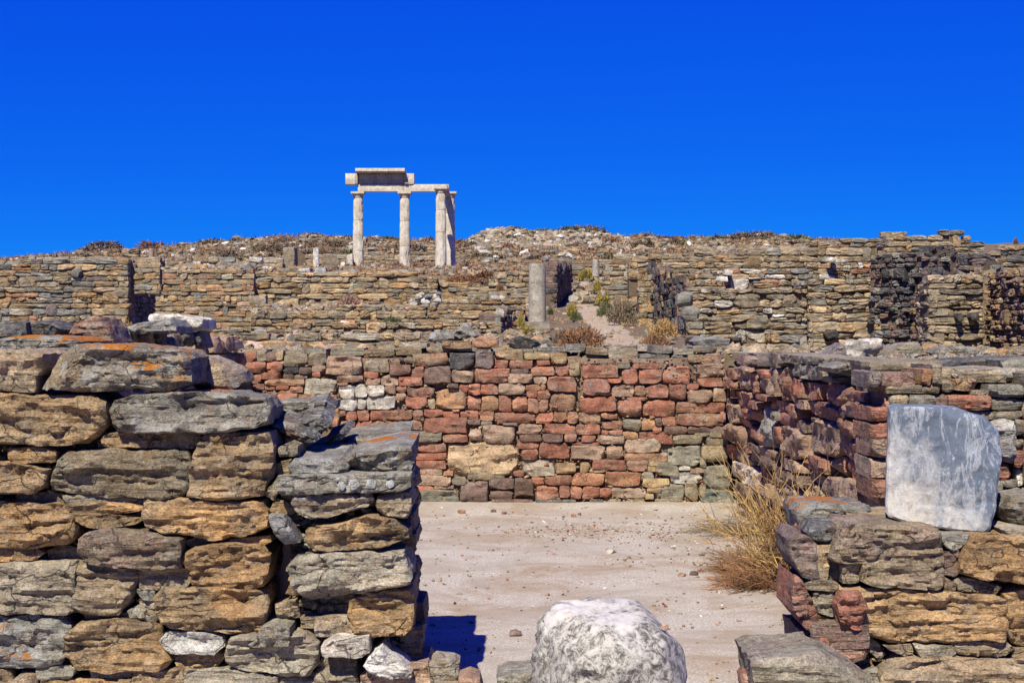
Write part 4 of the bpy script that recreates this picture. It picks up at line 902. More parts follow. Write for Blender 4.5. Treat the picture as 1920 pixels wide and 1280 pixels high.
loose('boulder', 'grey banded stone touching the left side of the white boulder', 'stone', 'UQ', 12.6, '1557,664 1570,650 1586,642 1590,660 1583,672 1562,672', .4, cell=.025, spots=.1, bevel=.2)
loose('boulder', 'domed grey-green boulder under the tan pier at right', 'boulder', 'GT', 14.5, '1668,670 1680,656 1700,643 1722,641 1734,655 1733,670', .5, cell=.035, spots=.4)
loose('boulder', 'long dark grey boulder under the charred patches at right', 'boulder', 'SG', 14.3, '1757,662 1765,652 1790,648 1825,650 1842,660 1838,670 1770,672', .5, cell=.03, spots=.4)
loose('slab', 'long smooth grey slab on the courtyard wall below the tan house wall', 'slab', 'US', 17.5, '1298,640 1310,630 1345,631 1368,636 1368,647 1300,648', .5, cell=.035, spots=.4)
loose('boulder', 'rounded pale grey boulder at the lower left corner of the tan house', 'boulder', 'GS', 22.5, '1280,592 1284,574 1300,574 1314,578 1313,597 1300,600 1283,599', .4, cell=.05, bevel=.5)
loose('boulder', 'large grey boulder above the rounded one at the tan house corner', 'boulder', 'GS', 22.8, '1270,570 1272,552 1284,546 1300,548 1302,572 1290,575', .4, cell=.05, bevel=.5)

# upright marble block
pts = [tuple(float(v) for v in q.split(',')) for q in '1655,962 1657,880 1661,766 1672,761 1785,764 1812,776 1842,784 1864,806 1869,852 1860,890 1856,945 1845,988 1836,997 1770,993 1700,984 1662,972'.split()]
d_ = 6.42; P = np.array(pxpoly(pts, d_)); c = (P.min(0) + P.max(0)) / 2
me = stone_mesh(P - c, .34, .011, 77, rough=.4, bevel=.04, chip=.25, strata=.1, name='marble_block', taper=.02, wob=.4, cuts=2)
o = link('marble_block', me, M_marble, loc=(c[0] + .02, d_, c[1]), rz=-.24); tag(o, 'upright blue-grey and white marble block standing on the near right pier', 'block')

# round marble stump in the doorway
def stump():
    ns, nr = 96, 60; V = []
    H, R0 = .672, .272
    prof = []
    for k in range(nr + 1):
        t = k / nr
        if t < .5: prof.append((R0 * (1.03 - .05 * (t / .5)), H * t * 1.60 - .05))
        else:
            a = (t - .5) / .5 * math.pi / 2; sh_ = .80
            prof.append((R0 * .98 * (math.cos(a) ** .34 if a < math.pi / 2 - 1e-6 else 0), (.80 * H - .05) + (H - .80 * H + .05) * math.sin(a) ** 1.1))
    for rr, z in prof:
        for s in range(ns):
            a = s / ns * 2 * math.pi; q = (abs(math.cos(a)) ** 2.6 + abs(math.sin(a)) ** 2.6) ** (-1 / 2.6)
            V.append((rr * q * math.cos(a), rr * q * math.sin(a), z))
    V = np.array(V)
    n = V.copy(); n[:, 2] = (n[:, 2] - .35) * .6; n /= np.linalg.norm(n, axis=1)[:, None] + 1e-9
    D = .020 * fbm(V * 4 + 3, 4) + .008 * fbm(V * 22, 3); 
    g = fbm(V * 7 + 9, 2); D -= .022 * np.clip((g - .15) * 5, 0, 1) * (V[:, 2] < .62)
    V += n * D[:, None]
    rc = np.random.RandomState(12)
    for q, dv in enumerate(((.75, -.3, .9), (-.8, -.35, .75), (.2, -.9, .85), (-.35, -.8, .3), (.7, -.6, .25), (-.95, -.2, .1), (.1, -.2, 1.0), (.95, .2, .5))):
        dv = np.array(dv); dv /= np.linalg.norm(dv); pr = (V - (0, 0, .35)) @ dv; cc_ = pr.max() - (.045, .03, .035, .03, .03, .02, .018, .03)[q]
        V = V - (np.maximum(0, pr - cc_) * .85)[:, None] * dv
    Fc = []
    for k in range(nr):
        for s in range(ns):
            a = k * ns + s; b = k * ns + (s + 1) % ns; Fc.append([a, b, b + ns, a + ns])
    return mesh('marble_stump', V, Fc)
o = link('marble_stump', stump(), M_stump, loc=((1140 - 960) / F * 5.3, 5.3, 0), rz=.3)
tag(o, 'rounded white marble stump with grey lichen standing in the doorway', 'stone')
def spiral():
    V = []; Fc = []; ns = 8; n = 40
    for i in range(n):
        t = i / (n - 1); a = t * 5 * math.pi; R = .011 * (1 - t) ** .9; rr = .0065 * (1 - t) + .0008; z = t * .012
        for s in range(ns):
            b = s / ns * 2 * math.pi; V.append(((R + rr * math.cos(b)) * math.cos(a), (R + rr * math.cos(b)) * math.sin(a), z + rr * math.sin(b)))
    for i in range(n - 1):
        for s in range(ns): a = i * ns + s; b = i * ns + (s + 1) % ns; Fc.append([a, b, b + ns, a + ns])
    return mesh('snail_shell', V, Fc)
o = link('snail_shell', spiral(), M_pale, loc=at(1246, 1176, 5.22), rot=(1.2, .4, 0)); colour(o, 'P'); tag(o, 'tiny ribbed snail shell on the right shoulder of the marble stump', 'shell')

# blocks at the foot of the doorway
loose('stone_block', 'small upright buff block at the foot of the near left wall, in the doorway', 'stone', 'LT', 6.15, '804,1245 812,1238 850,1240 861,1246 859,1300 806,1302', .2, spots=.5, bevel=.18)
loose('flat_stone', 'flat green-grey stone lying in the grit left of the marble stump', 'stone', 'GL', 6.0, '930,1272 950,1264 998,1262 1000,1290 932,1292', .25, spots=.5)
loose('slab', 'large smooth green-grey slab lying at the foot of the near right pier', 'slab', 'GQ', 5.7, '1416,1262 1412,1246 1430,1240 1545,1231 1590,1250 1640,1276 1640,1340 1420,1340', .5, spots=.15, bevel=.3, chip=.6)
loose('broken_brick', 'small reddish broken brick left of the green-grey slab', 'stone', 'RP', 5.9, '1392,1272 1397,1265 1414,1266 1418,1290 1393,1292', .15)
loose('flat_stone', 'low brown stone between the buff block and the grit of the doorway', 'stone', 'BH', 6.0, '858,1276 880,1268 900,1276 905,1295 858,1295', .2)

# ------------------------------------------------------------------ the temple ruin
DT = 85.0; K = DT / F
tz = yz(504, DT)
e_t = empty('temple_ruin', 'white marble temple front with four fluted columns and a beam on the hill', 'temple', ((756 - 960) * K, DT, tz))
def TP(o): inv(o, e_t); return o
def drum(r0, r1, z0, z1, seed, worn=0.0, n=100, rings=8):
    V = []
    for k in range(rings + 1):
        t = k / rings; R = r0 + (r1 - r0) * t
        edge = .012 if k in (0, rings) else 0
        for s in range(n):
            a = s / n * 2 * math.pi
            fl = abs(math.sin(a * 10)); V.append(((R - edge - .035 * (1 - fl) * (1 - worn)) * math.cos(a), (R - edge - .035 * (1 - fl) * (1 - worn)) * math.sin(a), z0 + (z1 - z0) * t))
    V = np.array(V); nz = fbm(V * 2.2 + seed * 5, 4); hit = np.clip((nz - .25) * 3, 0, 1) * .045 + .008 * nz
    V[:, :2] *= (1 - (hit / r0)[:, None] * (.6 + worn))
    Fc = [[k * n + s, k * n + (s + 1) % n, (k + 1) * n + (s + 1) % n, (k + 1) * n + s] for k in range(rings) for s in range(n)]
    Fc += [list(range(n))[::-1], [rings * n + s for s in range(n)]]
    return mesh('drum', V, Fc, True)
def block(name, x0, x1, y0, y1, z0, z1, seed, rough=.5, parent=None, mat=M_temple):
    P = np.array([(x0, z0), (x1, z0), (x1, z1), (x0, z1)]); c = (P.min(0) + P.max(0)) / 2
    me = stone_mesh(P - c, y1 - y0, .12, seed, rough=rough * .5, bevel=.06, chip=rough, strata=.1, name=name, taper=0, wob=.25, cuts=2, cutd=.3)
    o = link(name, me, mat, loc=(c[0], y0, c[1])); TP(o); return o
def column(px, d, yb, yt, joints, wpx, seed, taper=.86):
    k = d / F; x = (px - 960) * k; z0, z1 = yz(yb, d), yz(yt, d)
    zs = [z0] + [yz(j, d) for j in sorted(joints, reverse=True)] + [z1]
    R = wpx / 2 * k
    first = None
    ce = bpy.data.objects.new('column', None); col.objects.link(ce); ce.location = (x, d, z0); inv(ce, e_t)
    for i in range(len(zs) - 1):
        ra = R * (1 - (1 - taper) * (zs[i] - z0) / (z1 - z0)); rb = R * (1 - (1 - taper) * (zs[i + 1] - z0) / (z1 - z0))
        o = link('drum', drum(ra, rb, 0, zs[i + 1] - zs[i] - .015, seed + i, worn=.75 if i == 0 else (.25 if i == 1 else .05)), M_temple, ce, (0, 0, zs[i] - z0), seed + i)
    # capital: necking, echinus, abacus
    h = .33; prof = [(.86, 0), (.90, .03), (.88, .05), (.93, .09), (1.06, .15), (1.17, .19), (1.18, .21)]; n = 40; V = []
    for rr, zz in prof:
        for s in range(n): a = s / n * 2 * math.pi; V.append((R * rr * math.cos(a), R * rr * math.sin(a), zz))
    Fc = [[q * n + s, q * n + (s + 1) % n, (q + 1) * n + (s + 1) % n, (q + 1) * n + s] for q in range(len(prof) - 1) for s in range(n)]
    w = R * 1.2; b = len(V); V += [(-w, -w, .21), (w, -w, .21), (w, w, .21), (-w, w, .21), (-w, -w, h), (w, -w, h), (w, w, h), (-w, w, h)]
    Fc += [[b, b + 3, b + 2, b + 1], [b + 4, b + 5, b + 6, b + 7]] + [[b + i, b + (i + 1) % 4, b + 4 + (i + 1) % 4, b + 4 + i] for i in range(4)]
    link('capital', mesh('capital', V, Fc, False), M_temple, ce, (0, 0, z1 - z0))
    return z1 + h
zc = column(671.5, DT, 504.5, 370.5, (412.6, 470.2), 20.8, 1)
column(759, DT, 504, 370.5, (414.8, 461.6), 20.8, 5)
column(844, DT, 503, 370.5, (399.7, 447), 20.5, 9)
column(826.5, 82.2, 502, 362, (393.7, 435), 21.6, 13)
Tz = lambda y: yz(y, DT - .33); Tx = lambda p: (p - 960) * K
zb = zc + .005
block('architrave', Tx(672), Tx(758.2), DT - .33, DT + .3, zb, Tz(346), 21)
block('architrave', Tx(758.6), Tx(842), DT - .33, DT + .3, zb, Tz(345.5), 22)
block('architrave', Tx(838), Tx(851), 81.9, DT - .35, yz(352.5, 82) , yz(346, 82), 23) if False else None
# side beam reaching forward over the front column
o = block('side_beam', Tx(838.5) - .42, Tx(838.5), 81.95, DT - .34, zb + .0, yz(345.5, 81.9), 24)
o.location.x = ((827 - 960) / F * 82) + .12 - e_t.location.x
fz0, fz1 = Tz(345.5), Tz(325.5)
block('frieze_block', Tx(649), Tx(671.5), DT - .42, DT + .3, fz0, fz1, 25)
block('frieze_block', Tx(672), Tx(702), DT - .2, DT + .3, fz0, fz1 - .01, 26)
block('frieze_block', Tx(702.3), Tx(731), DT - .2, DT + .3, fz0, fz1 - .01, 27)
block('frieze_block', Tx(731.3), Tx(760), DT - .2, DT + .3, fz0, fz1 - .01, 28)
block('frieze_block', Tx(760.5), Tx(777), DT - .42, DT + .3, fz0, fz1, 29)
for p in (669, 702, 731, 757, 763):
    for dx in (-2.0, 0, 2.0): block('triglyph', Tx(p + dx - .65), Tx(p + dx + .65), DT - .36 if 671 < p < 760 else DT - .50, DT - .19, fz0 + .02, fz1 - .04, 30 + int(dx), .1)
for i, (a, b) in enumerate(((669.5, 701), (701.3, 730), (730.3, 761))):
    block('cornice', Tx(a), Tx(b), DT - 1.0, DT + .35, Tz(323.5), Tz(317.6), 40 + i, .6)
    block('cornice', Tx(a + .5), Tx(b - .2), DT - .85, DT + .3, Tz(325.2), Tz(323.4), 44 + i, .3)

# ------------------------------------------------------------------ columns and marble pieces on the hill
def plain_col(name, label, px, ytop, ybase, w, d, code='U', tilt=0, cap=False, base=False, seed=1):
    R = w / 2 / F * d; H = (ybase - ytop) / F * d; n = 32; rings = 14; V = []
    for k in range(rings + 1):
        t = k / rings; q_ = 1 - .05 * t
        if t > .96: q_ *= .93
        for s in range(n): a = s / n * 2 * math.pi; V.append((R * q_ * math.cos(a), R * q_ * math.sin(a), H * t))
    V = np.array(V); D = 1 + .05 * fbm(V / R * .8 + seed, 4)
    V[:, :2] *= D[:, None]
    Fc = [[k * n + s, k * n + (s + 1) % n, (k + 1) * n + (s + 1) % n, (k + 1) * n + s] for k in range(rings) for s in range(n)] + [[rings * n + s for s in range(n)]]
    loc = at(px, ybase, d)
    e = empty(name, label, 'column', loc)
    o = link('shaft', mesh('shaft', V, Fc), M_pale, e, (0, 0, 0), rot=(0, tilt, 0)); colour(o, code, jit=.03); o['spots'] = .8
    if base:
        hb = base[1] / F * d; wb = base[0] / 2 / F * d
        me = stone_mesh([(-wb, -hb), (wb, -hb), (wb, 0), (-wb, 0)], wb * 2, .05, seed, bevel=.1, rough=.6, name='plinth')
        o = link('plinth', me, M_pale, e, (0, -wb, 0)); colour(o, 'L', jit=.03)
    if cap:
        me = stone_mesh([(-R * 1.4, 0), (R * 1.4, 0), (R * 1.4, R * .6), (-R * 1.4, R * .6)], R * 2.8, .1, seed, bevel=.1, rough=.6, name='capital')
        o = link('capital', me, M_pale, e, (0, -R * 1.4, H)); colour(o, 'L', jit=.03)
    return e
PAL['V'] = (.33, .29, .235); TINT['V'] = 'L'
plain_col('column', 'tall plain granite column on a square plinth left of the path', 1007.4, 494.3, 603, 33, 27.5, 'V', base=(46, 16), seed=3)
plain_col('column', 'small pale column stump at the head of the path behind yellow flowers', 1117, 486, 518, 13.5, 55, 'V', seed=4)
plain_col('column', 'short grey stump beside the bushes right of the path', 1131, 544, 572, 12.5, 40, 'V', seed=5)
plain_col('column', 'thin weathered column with white stones at its foot on the left slope', 284, 466, 492, 10, 58, 'P', seed=6)
plain_col('column', 'lone column stump on the skyline at the far left', 61, 480, 494, 14, 44, 'L', seed=7)
plain_col('column', 'small column with a flat capital left of the temple', 519, 486, 506, 11, 70, 'L', cap=True, seed=8)
def mb(name, label, cat, cc, d, s, T, rx=0, mat=M_pale, cell=.08, group=None):
    return loose(name, label, cat, cc, d, s, T, mat=mat, cell=cell, spots=.05, rx=rx, bevel=.14, chip=.7, group=group)
mb('marble_post', 'slim white marble post standing left of the temple', 'post', 'W', 74, '587,503 587,466 597,465 597,503', .35)
mb('marble_slab', 'bright white marble slab leaning on the first temple column', 'slab', 'W', 83, '650,502 650,480 654,476 661,476 661,502', .5)
mb('marble_block', 'short white block in the grass left of the leaning slab', 'block', 'WL', 80, '638,505 638,491 646,490 647,505', .4)
mb('stone_pier', 'square pier of grey blocks with a dark side left of the white post', 'pier', 'G', 76, '530,503 531,468 536,463 552,463 553,503', 1.2)
mb('marble_block', 'white cube block at the left end of the temple terrace', 'block', 'W', 48, '442,508 442,495 461,495 460,508', .4)
mb('marble_slab', 'tilted pale slab behind the white cube block', 'slab', 'WS', 60, '465,491 468,481 491,484 489,495', .5)
mb('marble_slab', 'flat white slab beside the small column with a capital', 'slab', 'W', 60, '487,505 492,499 513,500 512,508', .5)
mb('marble_block', 'white rubble piece directly under the first temple column terrace', 'block', 'WU', 47, '557,508 562,502 580,503 582,511', .5)
mb('marble_slab', 'long pale blue marble slab lying on the temple terrace edge', 'slab', 'UW', 46.5, '588,511 592,502 610,501 612,511', .5)
mb('marble_slab', 'long low grey marble slab lying under the first temple column', 'slab', 'US', 46.8, '620,512 626,507 660,508 664,514', .5)
mb('marble_block', 'white block set in the top of the far left slope', 'block', 'W', 57, '264,492 268,484 282,487 302,492 298,499 270,498', .5)
mb('marble_block', 'white block at the foot of the thin weathered column', 'block', 'W', 56.5, '360,497 362,490 376,490 375,498', .5)
mb('marble_block', 'white stone lying in the slope above the dark recess at left', 'block', 'W', 28, '634,609 640,601 656,603 655,610', .3, cell=.05)
mb('marble_block', 'pinkish white stone beside the one lying on the left slope', 'block', 'WP', 27.8, '655,612 660,604 676,606 674,613', .3, cell=.05)
mb('marble_block', 'white stone left of the granite column, low on the terrace wall', 'block', 'W', 27, '928,594 930,579 944,578 946,594', .25, cell=.05)
mb('marble_block', 'long white stone among tan ones left of the granite column', 'block', 'WS', 35.4, '918,560 922,553 948,555 948,561', .25, cell=.05)
mb('marble_block', 'white block in the upper tier wall at right', 'block', 'W', 30.7, '1552,490 1554,482 1570,483 1567,492', .3, cell=.05)
mb('marble_block', 'pale cube in the tier wall above the tan house', 'block', 'WL', 30.7, '1358,515 1360,505 1374,506 1374,516', .3, cell=.05)
mb('marble_block', 'long white stone left of the pale cube above the tan house', 'block', 'W', 30.4, '1343,526 1348,518 1366,518 1365,528', .3, cell=.05)
mb('pale_block', 'broad cream block in the left slope below the terrace', 'block', 'L', 40.5, '467,572 466,555 498,553 499,572', .4, cell=.06)
mb('slate_slab', 'blue-grey slate slab set on edge in the far left terrace wall', 'slab', 'S', 37.93, '127,514 136,501 150,498 153,508 145,519 132,520', .3, cell=.06)
# pile of white stones
r = random.Random(21)
lbl = ['lowest left', 'lowest middle', 'lowest right', 'second row left', 'second row middle', 'second row right', 'upper left', 'upper middle', 'upper right', 'topmost left', 'topmost right', 'outer left']
for i, (x, y, w, h) in enumerate(((775, 569, 16, 7), (797, 571, 16, 7), (815, 570, 14, 7), (780, 562, 15, 9), (798, 563, 18, 10), (820, 563, 16, 12), (785, 556, 15, 9), (803, 555, 14, 8), (819, 554, 14, 9), (790, 550, 12, 5), (822, 549, 12, 5), (771, 563, 7, 6))):
    mb('white_stone', lbl[i] + ' white marble lump in the pile below the temple', 'stone', r.choice(['W', 'W', 'WU', 'U']), 34.5 + .1 * r.random(), '%g,%g %g,%g %g,%g %g,%g %g,%g' % (x - w / 2, y + h / 2, x - w * .45, y - h * .2, x, y - h * .6, x + w / 2, y - h * .2, x + w * .4, y + h / 2), .35, cell=.05, group='white stones in the pile')
# charred black stones in the pier walls
for (x, y, w, h, d, lb) in ((1562, 626, 30, 18, 23.8, 'oval black charred stone in the tan house wall'), (1802, 594, 14, 16, 21.8, 'left black charred patch stone in the tan pier'), (1830, 594, 20, 15, 21.8, 'right black charred patch stone in the tan pier'), (1382, 635, 22, 7, 23.8, 'thin charred stone at the foot of the tan house wall')):
    loose('charred_stone', lb, 'stone', 'Z', d, '%g,%g %g,%g %g,%g %g,%g %g,%g %g,%g' % (x - w / 2, y, x - w * .3, y - h / 2, x + w * .3, y - h / 2, x + w / 2, y, x + w * .3, y + h / 2, x - w * .3, y + h / 2), .3, cell=.04, spots=0)

# ------------------------------------------------------------------ rubble and pebbles (uncountable)
def ico():
    t = (1 + 5 ** .5) / 2
    V = np.array([(-1, t, 0), (1, t, 0), (-1, -t, 0), (1, -t, 0), (0, -1, t), (0, 1, t), (0, -1, -t), (0, 1, -t), (t, 0, -1), (t, 0, 1), (-t, 0, -1), (-t, 0, 1)], float); V /= np.linalg.norm(V[0])
    Fc = np.array([(0, 11, 5), (0, 5, 1), (0, 1, 7), (0, 7, 10), (0, 10, 11), (1, 5, 9), (5, 11, 4), (11, 10, 2), (10, 7, 6), (7, 1, 8), (3, 9, 4), (3, 4, 2), (3, 2, 6), (3, 6, 8), (3, 8, 9), (4, 9, 5), (2, 4, 11), (6, 2, 10), (8, 6, 7), (9, 8, 1)])
    return V, Fc
IV, IF = ico()
def rubble(name, X, Y, Z, S, pal, seed, kind='stuff', mat=None, flat=.6):
    R = np.random.RandomState(seed); X, Y, Z = np.asarray(X), np.asarray(Y), np.asarray(Z); n = len(X)
    V = IV[None] * (1 + R.uniform(-.3, .3, (n, 12, 1))) * np.stack([R.uniform(.7, 1.5, n), R.uniform(.6, 1.1, n), R.uniform(.35, .8, n)], 1)[:, None] * S[:, None, None]
    a = R.uniform(0, 6.28, n); b = R.normal(0, .35, n)
    x = V[..., 0] * np.cos(b)[:, None] - V[..., 2] * np.sin(b)[:, None]; z = V[..., 0] * np.sin(b)[:, None] + V[..., 2] * np.cos(b)[:, None]
    V = np.stack([x * np.cos(a)[:, None] - V[..., 1] * np.sin(a)[:, None], x * np.sin(a)[:, None] + V[..., 1] * np.cos(a)[:, None], z], -1)
    V += np.stack([X, Y, Z + S * .25], 1)[:, None]
    Fc = (IF[None] + (np.arange(n) * 12)[:, None, None]).reshape(-1, 3)
    me = mesh(name, V.reshape(-1, 3), Fc, False)
    C = np.array([PAL[c] for c in pal])[R.randint(0, len(pal), n)] * R.uniform(.75, 1.3, (n, 1))
    at_ = me.color_attributes.new('col', 'FLOAT_COLOR', 'POINT')
    at_.data.foreach_set('color', np.concatenate([np.repeat(C, 12, 0), np.ones((n * 12, 1))], 1).ravel())
    o = link(name, me, mat or M_rub); o['kind'] = kind
    return o
def scatter(n, px, dr, seed, bias=1.0):
    R = np.random.RandomState(seed); p = R.uniform(px[0], px[1], n); d = dr[0] + (dr[1] - dr[0]) * R.uniform(0, 1, n) ** bias
    x = (p - 960) / F * d; return x, d, zt(x, d) + rough_z(x, d), R
x, y, z, R = scatter(9000, (-60, 1760), (96, 134), 1); rubble('rubble', x, y, z, .10 + .28 * R.uniform(0, 1, len(x)) ** 3 + .04, 'TTHHHGJNSGHTWL', 1)
x, y, z, R = scatter(2600, (880, 1180), (112, 133), 2); rubble('rubble', x, y, z, .16 + .30 * R.uniform(0, 1, len(x)) ** 2, 'TJJHLLPLWG', 2)
x, y, z, R = scatter(900, (1370, 1510), (115, 133), 12); rubble('rubble', x, y, z, .16 + .30 * R.uniform(0, 1, len(x)) ** 2, 'TJJHLLPLWG', 12)
x, y, z, R = scatter(2600, (440, 1180), (46, 96), 3); rubble('rubble', x, y, z, .05 + .2 * R.uniform(0, 1, len(x)) ** 3, 'TTJJHHGLSN', 3)
x, y, z, R = scatter(2500, (-60, 480), (42.5, 96), 4); rubble('rubble', x, y, z, .05 + .25 * R.uniform(0, 1, len(x)) ** 3, 'TTJJHHGLSN', 4)
x, y, z, R = scatter(3600, (300, 1030), (14.8, 45), 5, 1.3); rubble('rubble', x, y, z, .02 + .11 * R.uniform(0, 1, len(x)) ** 3, 'TTJJHHGLSNPO', 5)
x, y, z, R = scatter(2600, (1290, 1960), (14.8, 34), 6, 1.2); rubble('rubble', x, y, z, .02 + .10 * R.uniform(0, 1, len(x)) ** 3, 'TTJJHHGLSN', 6)
x, y, z, R = scatter(2200, (1000, 1660), (38.6, 100), 7, 1.2); rubble('rubble', x, y, z, .04 + .22 * R.uniform(0, 1, len(x)) ** 3, 'TTJJHHGLSN', 7)
x, y, z, R = scatter(900, (1040, 1260), (15, 60), 8, 1.3); rubble('rubble', x, y, z, .015 + .07 * R.uniform(0, 1, len(x)) ** 4, 'TJHGLP', 8)
x, y, z, R = scatter(1800, (-500, 460), (14.8, 37), 13); rubble('rubble', x, y, z, .03 + .14 * R.uniform(0, 1, len(x)) ** 3, 'TTJJHHGLSN', 13)
x, y, z, R = scatter(2600, (1960, 2700), (14.8, 60), 14); rubble('rubble', x, y, z, .03 + .2 * R.uniform(0, 1, len(x)) ** 3, 'TTJJHHGLSN', 14)
# scatter between the wall tops just behind the red wall
x, y, z, R = scatter(900, (440, 1340), (14.15, 16.5), 9); z = np.maximum(z, 1.43); rubble('rubble', x, y, z, .015 + .06 * R.uniform(0, 1, len(x)) ** 2, 'TJHGLSG', 9)
R = np.random.RandomState(10); n = 1200; x = R.uniform(XS + .1, 4.9, n); y = R.uniform(8.0, 14.4, n); rubble('rubble', x, y, np.full(n, 1.44), .01 + .05 * R.uniform(0, 1, n) ** 2, 'TJHGLSGB', 10)
n = 1400; x = R.uniform(-5.8, XL - .05, n); y = R.uniform(7.4, 13.9, n); rubble('rubble', x, y, np.full(n, 1.55), .01 + .05 * R.uniform(0, 1, n) ** 2, 'TJHGLSGB', 11)
# chips wedged in the joints
def chips(name, x0, x1, z0, z1, y0, y1, n, smin, smax, pal, seed, parent):
    R = np.random.RandomState(seed); s = smin + (smax - smin) * R.uniform(0, 1, n) ** 2
    o = rubble(name, R.uniform(x0, x1, n) - parent.location.x, R.uniform(y0, y1, n) - parent.location.y, R.uniform(z0, z1, n) - parent.location.z, s, pal, seed); o.parent = parent
chips('wedge_chips', -2.7, 2.1, .0, 1.42, DB + .02, DB + .09, 5200, .010, .028, 'RBTPDOTQ', 91, e_red)
chips('wedge_chips', -2.4, -1.14, .0, 1.3, DF + .08, DF + .22, 2300, .010, .030, 'HTGNDHS', 92, e_l)
chips('wedge_chips', -1.0, -.52, .0, .95, DF + .08, DF + .22, 1000, .010, .032, 'HTGNDHS', 93, e_l)
chips('wedge_chips', 1.48, 2.4, .0, .72, DR + .07, DR + .2, 1300, .010, .030, 'HTGNDHS', 94, e_r)
# pebbles on the courtyard floor
def floorpts(n, R, cx, cy, sx, sy):
    x = R.normal(cx, sx, n); y = R.normal(cy, sy, n); m = (x > -2.5) & (x < 2.0) & (y < 13.8) & (y > 4.6); return x[m], y[m]
R = np.random.RandomState(31)
X1, Y1 = floorpts(520, R, .85, 12.1, .55, .28); X2, Y2 = floorpts(260, R, 1.3, 10.4, .45, .9); X3 = R.uniform(-2.5, 2.0, 4200); Y3 = R.uniform(5, 13.8, 4200); X4, Y4 = R.uniform(-2.5, 2.0, 900), 13.88 - np.abs(R.normal(0, .2, 900))
X = np.concatenate([X1, X2, X3, X4]); Y = np.concatenate([Y1, Y2, Y3, Y4]); S_ = .003 + .013 * R.uniform(0, 1, len(X)) ** 4; S_[:len(X1)] += .003
S_[-900:] += .006
rubble('pebbles', X, Y, np.zeros(len(X)), S_, 'BDTJHPWLRS', 31)
for i, (px, py, s, cc, lb) in enumerate(((966, 1193, .028, 'Q', 'fist-sized dull purple stone lying left of the marble stump'), (1150, 1037, .026, 'W', 'small whitish pebble in the middle of the courtyard'), (872, 962, .030, 'O', 'small orange sherd near the foot of the red back wall'), (926, 960, .022, 'D', 'little dark stone right of the orange sherd'), (942, 963, .02, 'R', 'little red stone right of the little dark stone'), (1256, 1027, .022, 'W', 'white pebble beside the dry stalks'), (1300, 1079, .024, 'D', 'dark pebble close to the brown dead tuft'), (1283, 1081, .02, 'B', 'flat brown chip left of the dark pebble'), (1080, 968, .022, 'R', 'small red chip by the middle of the back wall'), (1315, 1071, .018, 'R', 'tiny red pebble beside the brown dead tuft'))):
    d = F * EYE / (py - HZ); w = s * 1.3
    me = stone_mesh([(-w, 0), (w * .8, 0), (w, s * .8), (w * .2, s * 1.3), (-w * .8, s)], w * 1.5, .012, i + 5, bevel=.5, rough=1.3)
    o = link('loose_stone', me, M_pale, loc=((px - 960) / F * d, d, fz((px - 960) / F * d, d) - .003), rz=i); colour(o, cc); tag(o, lb, 'stone')

# ------------------------------------------------------------------ plants
def tubes(paths, r0, sides=3):
    V = []; Fc = []
    for P in paths:
        P = np.array(P); n = len(P); b = len(V)
        for i in range(n):
            t = P[min(i + 1, n - 1)] - P[max(i - 1, 0)]; t /= np.linalg.norm(t) + 1e-9
            u = np.cross(t, (0.3, .2, 1.)); u /= np.linalg.norm(u) + 1e-9; w = np.cross(t, u); rr = r0 * (1 - .7 * i / (n - 1))
            for s in range(sides): a = s / sides * 6.283; V.append(P[i] + rr * (math.cos(a) * u + math.sin(a) * w))
        for i in range(n - 1):
            for s in range(sides): a = b + i * sides + s; c = b + i * sides + (s + 1) % sides; Fc.append([a, c, c + sides, a + sides])
    return V, Fc
def stalks(R, n, spread, height, lean=(0, 0), base=.12, seg=6, branch=2, curl=.25, droop=.2):
    out = []
    for i in range(n):
        a = R.uniform(0, 6.283); r_ = base * math.sqrt(R.uniform(0, 1)); p = np.array([r_ * math.cos(a), r_ * math.sin(a), 0.])
        tilt = abs(R.normal(0, spread)); dirv = np.array([math.cos(a) * tilt + lean[0], math.sin(a) * tilt + lean[1], 1.]); dirv /= np.linalg.norm(dirv)
        L = height * R.uniform(.45, 1.1); P = [p.copy()]
        for s in range(seg):
            dirv = dirv + R.normal(0, curl / seg, 3) + np.array([0, 0, -droop / seg]); dirv /= np.linalg.norm(dirv); p = p + dirv * L / seg; P.append(p.copy())
        P = np.array(P); P[:, 2] = np.maximum(P[:, 2], .004); out.append(P)
        for b in range(R.randint(0, branch + 1)):
            k = R.randint(1, seg); q = P[k].copy(); dv = P[k] - P[k - 1]; dv /= np.linalg.norm(dv); dv += R.normal(0, .55, 3); dv /= np.linalg.norm(dv); B = [q.copy()]
            for s in range(3): dv += R.normal(0, .15, 3); dv /= np.linalg.norm(dv); q = q + dv * L * .12; B.append(q.copy())
            B = np.array(B); B[:, 2] = np.maximum(B[:, 2], .003); out.append(B)
    return out
R = np.random.RandomState(61)
e_b = empty('dry_bush', 'tall golden dry bush growing in front of the red side wall', 'bush', (1.90, 9.6, 0))
for k, (n, x, y, h, ln, mt) in enumerate(((56, 0, 0, .90, (.0, -.05), M_straw), (36, -.05, .45, .78, (-.15, 0), M_straw), (40, .0, -.5, .5, (0, -.1), M_straw), (16, -.05, .9, .85, (-.3, .1), M_straw), (110, 0, -.1, .55, (-.1, -.1), M_strawd), (50, 0, -.2, .34, (-.3, -.2), M_straw))):
    V, Fc = tubes(stalks(R, n, .36, h, ln, base=.12, seg=9, branch=7, curl=.9), .0031)
    link('stalks', mesh('stalks', V, Fc), mt, e_b, (x, y, 0))
V, Fc = tubes(stalks(R, 300, 1.4, .30, (-.9, 0), base=.16, droop=.6), .003)
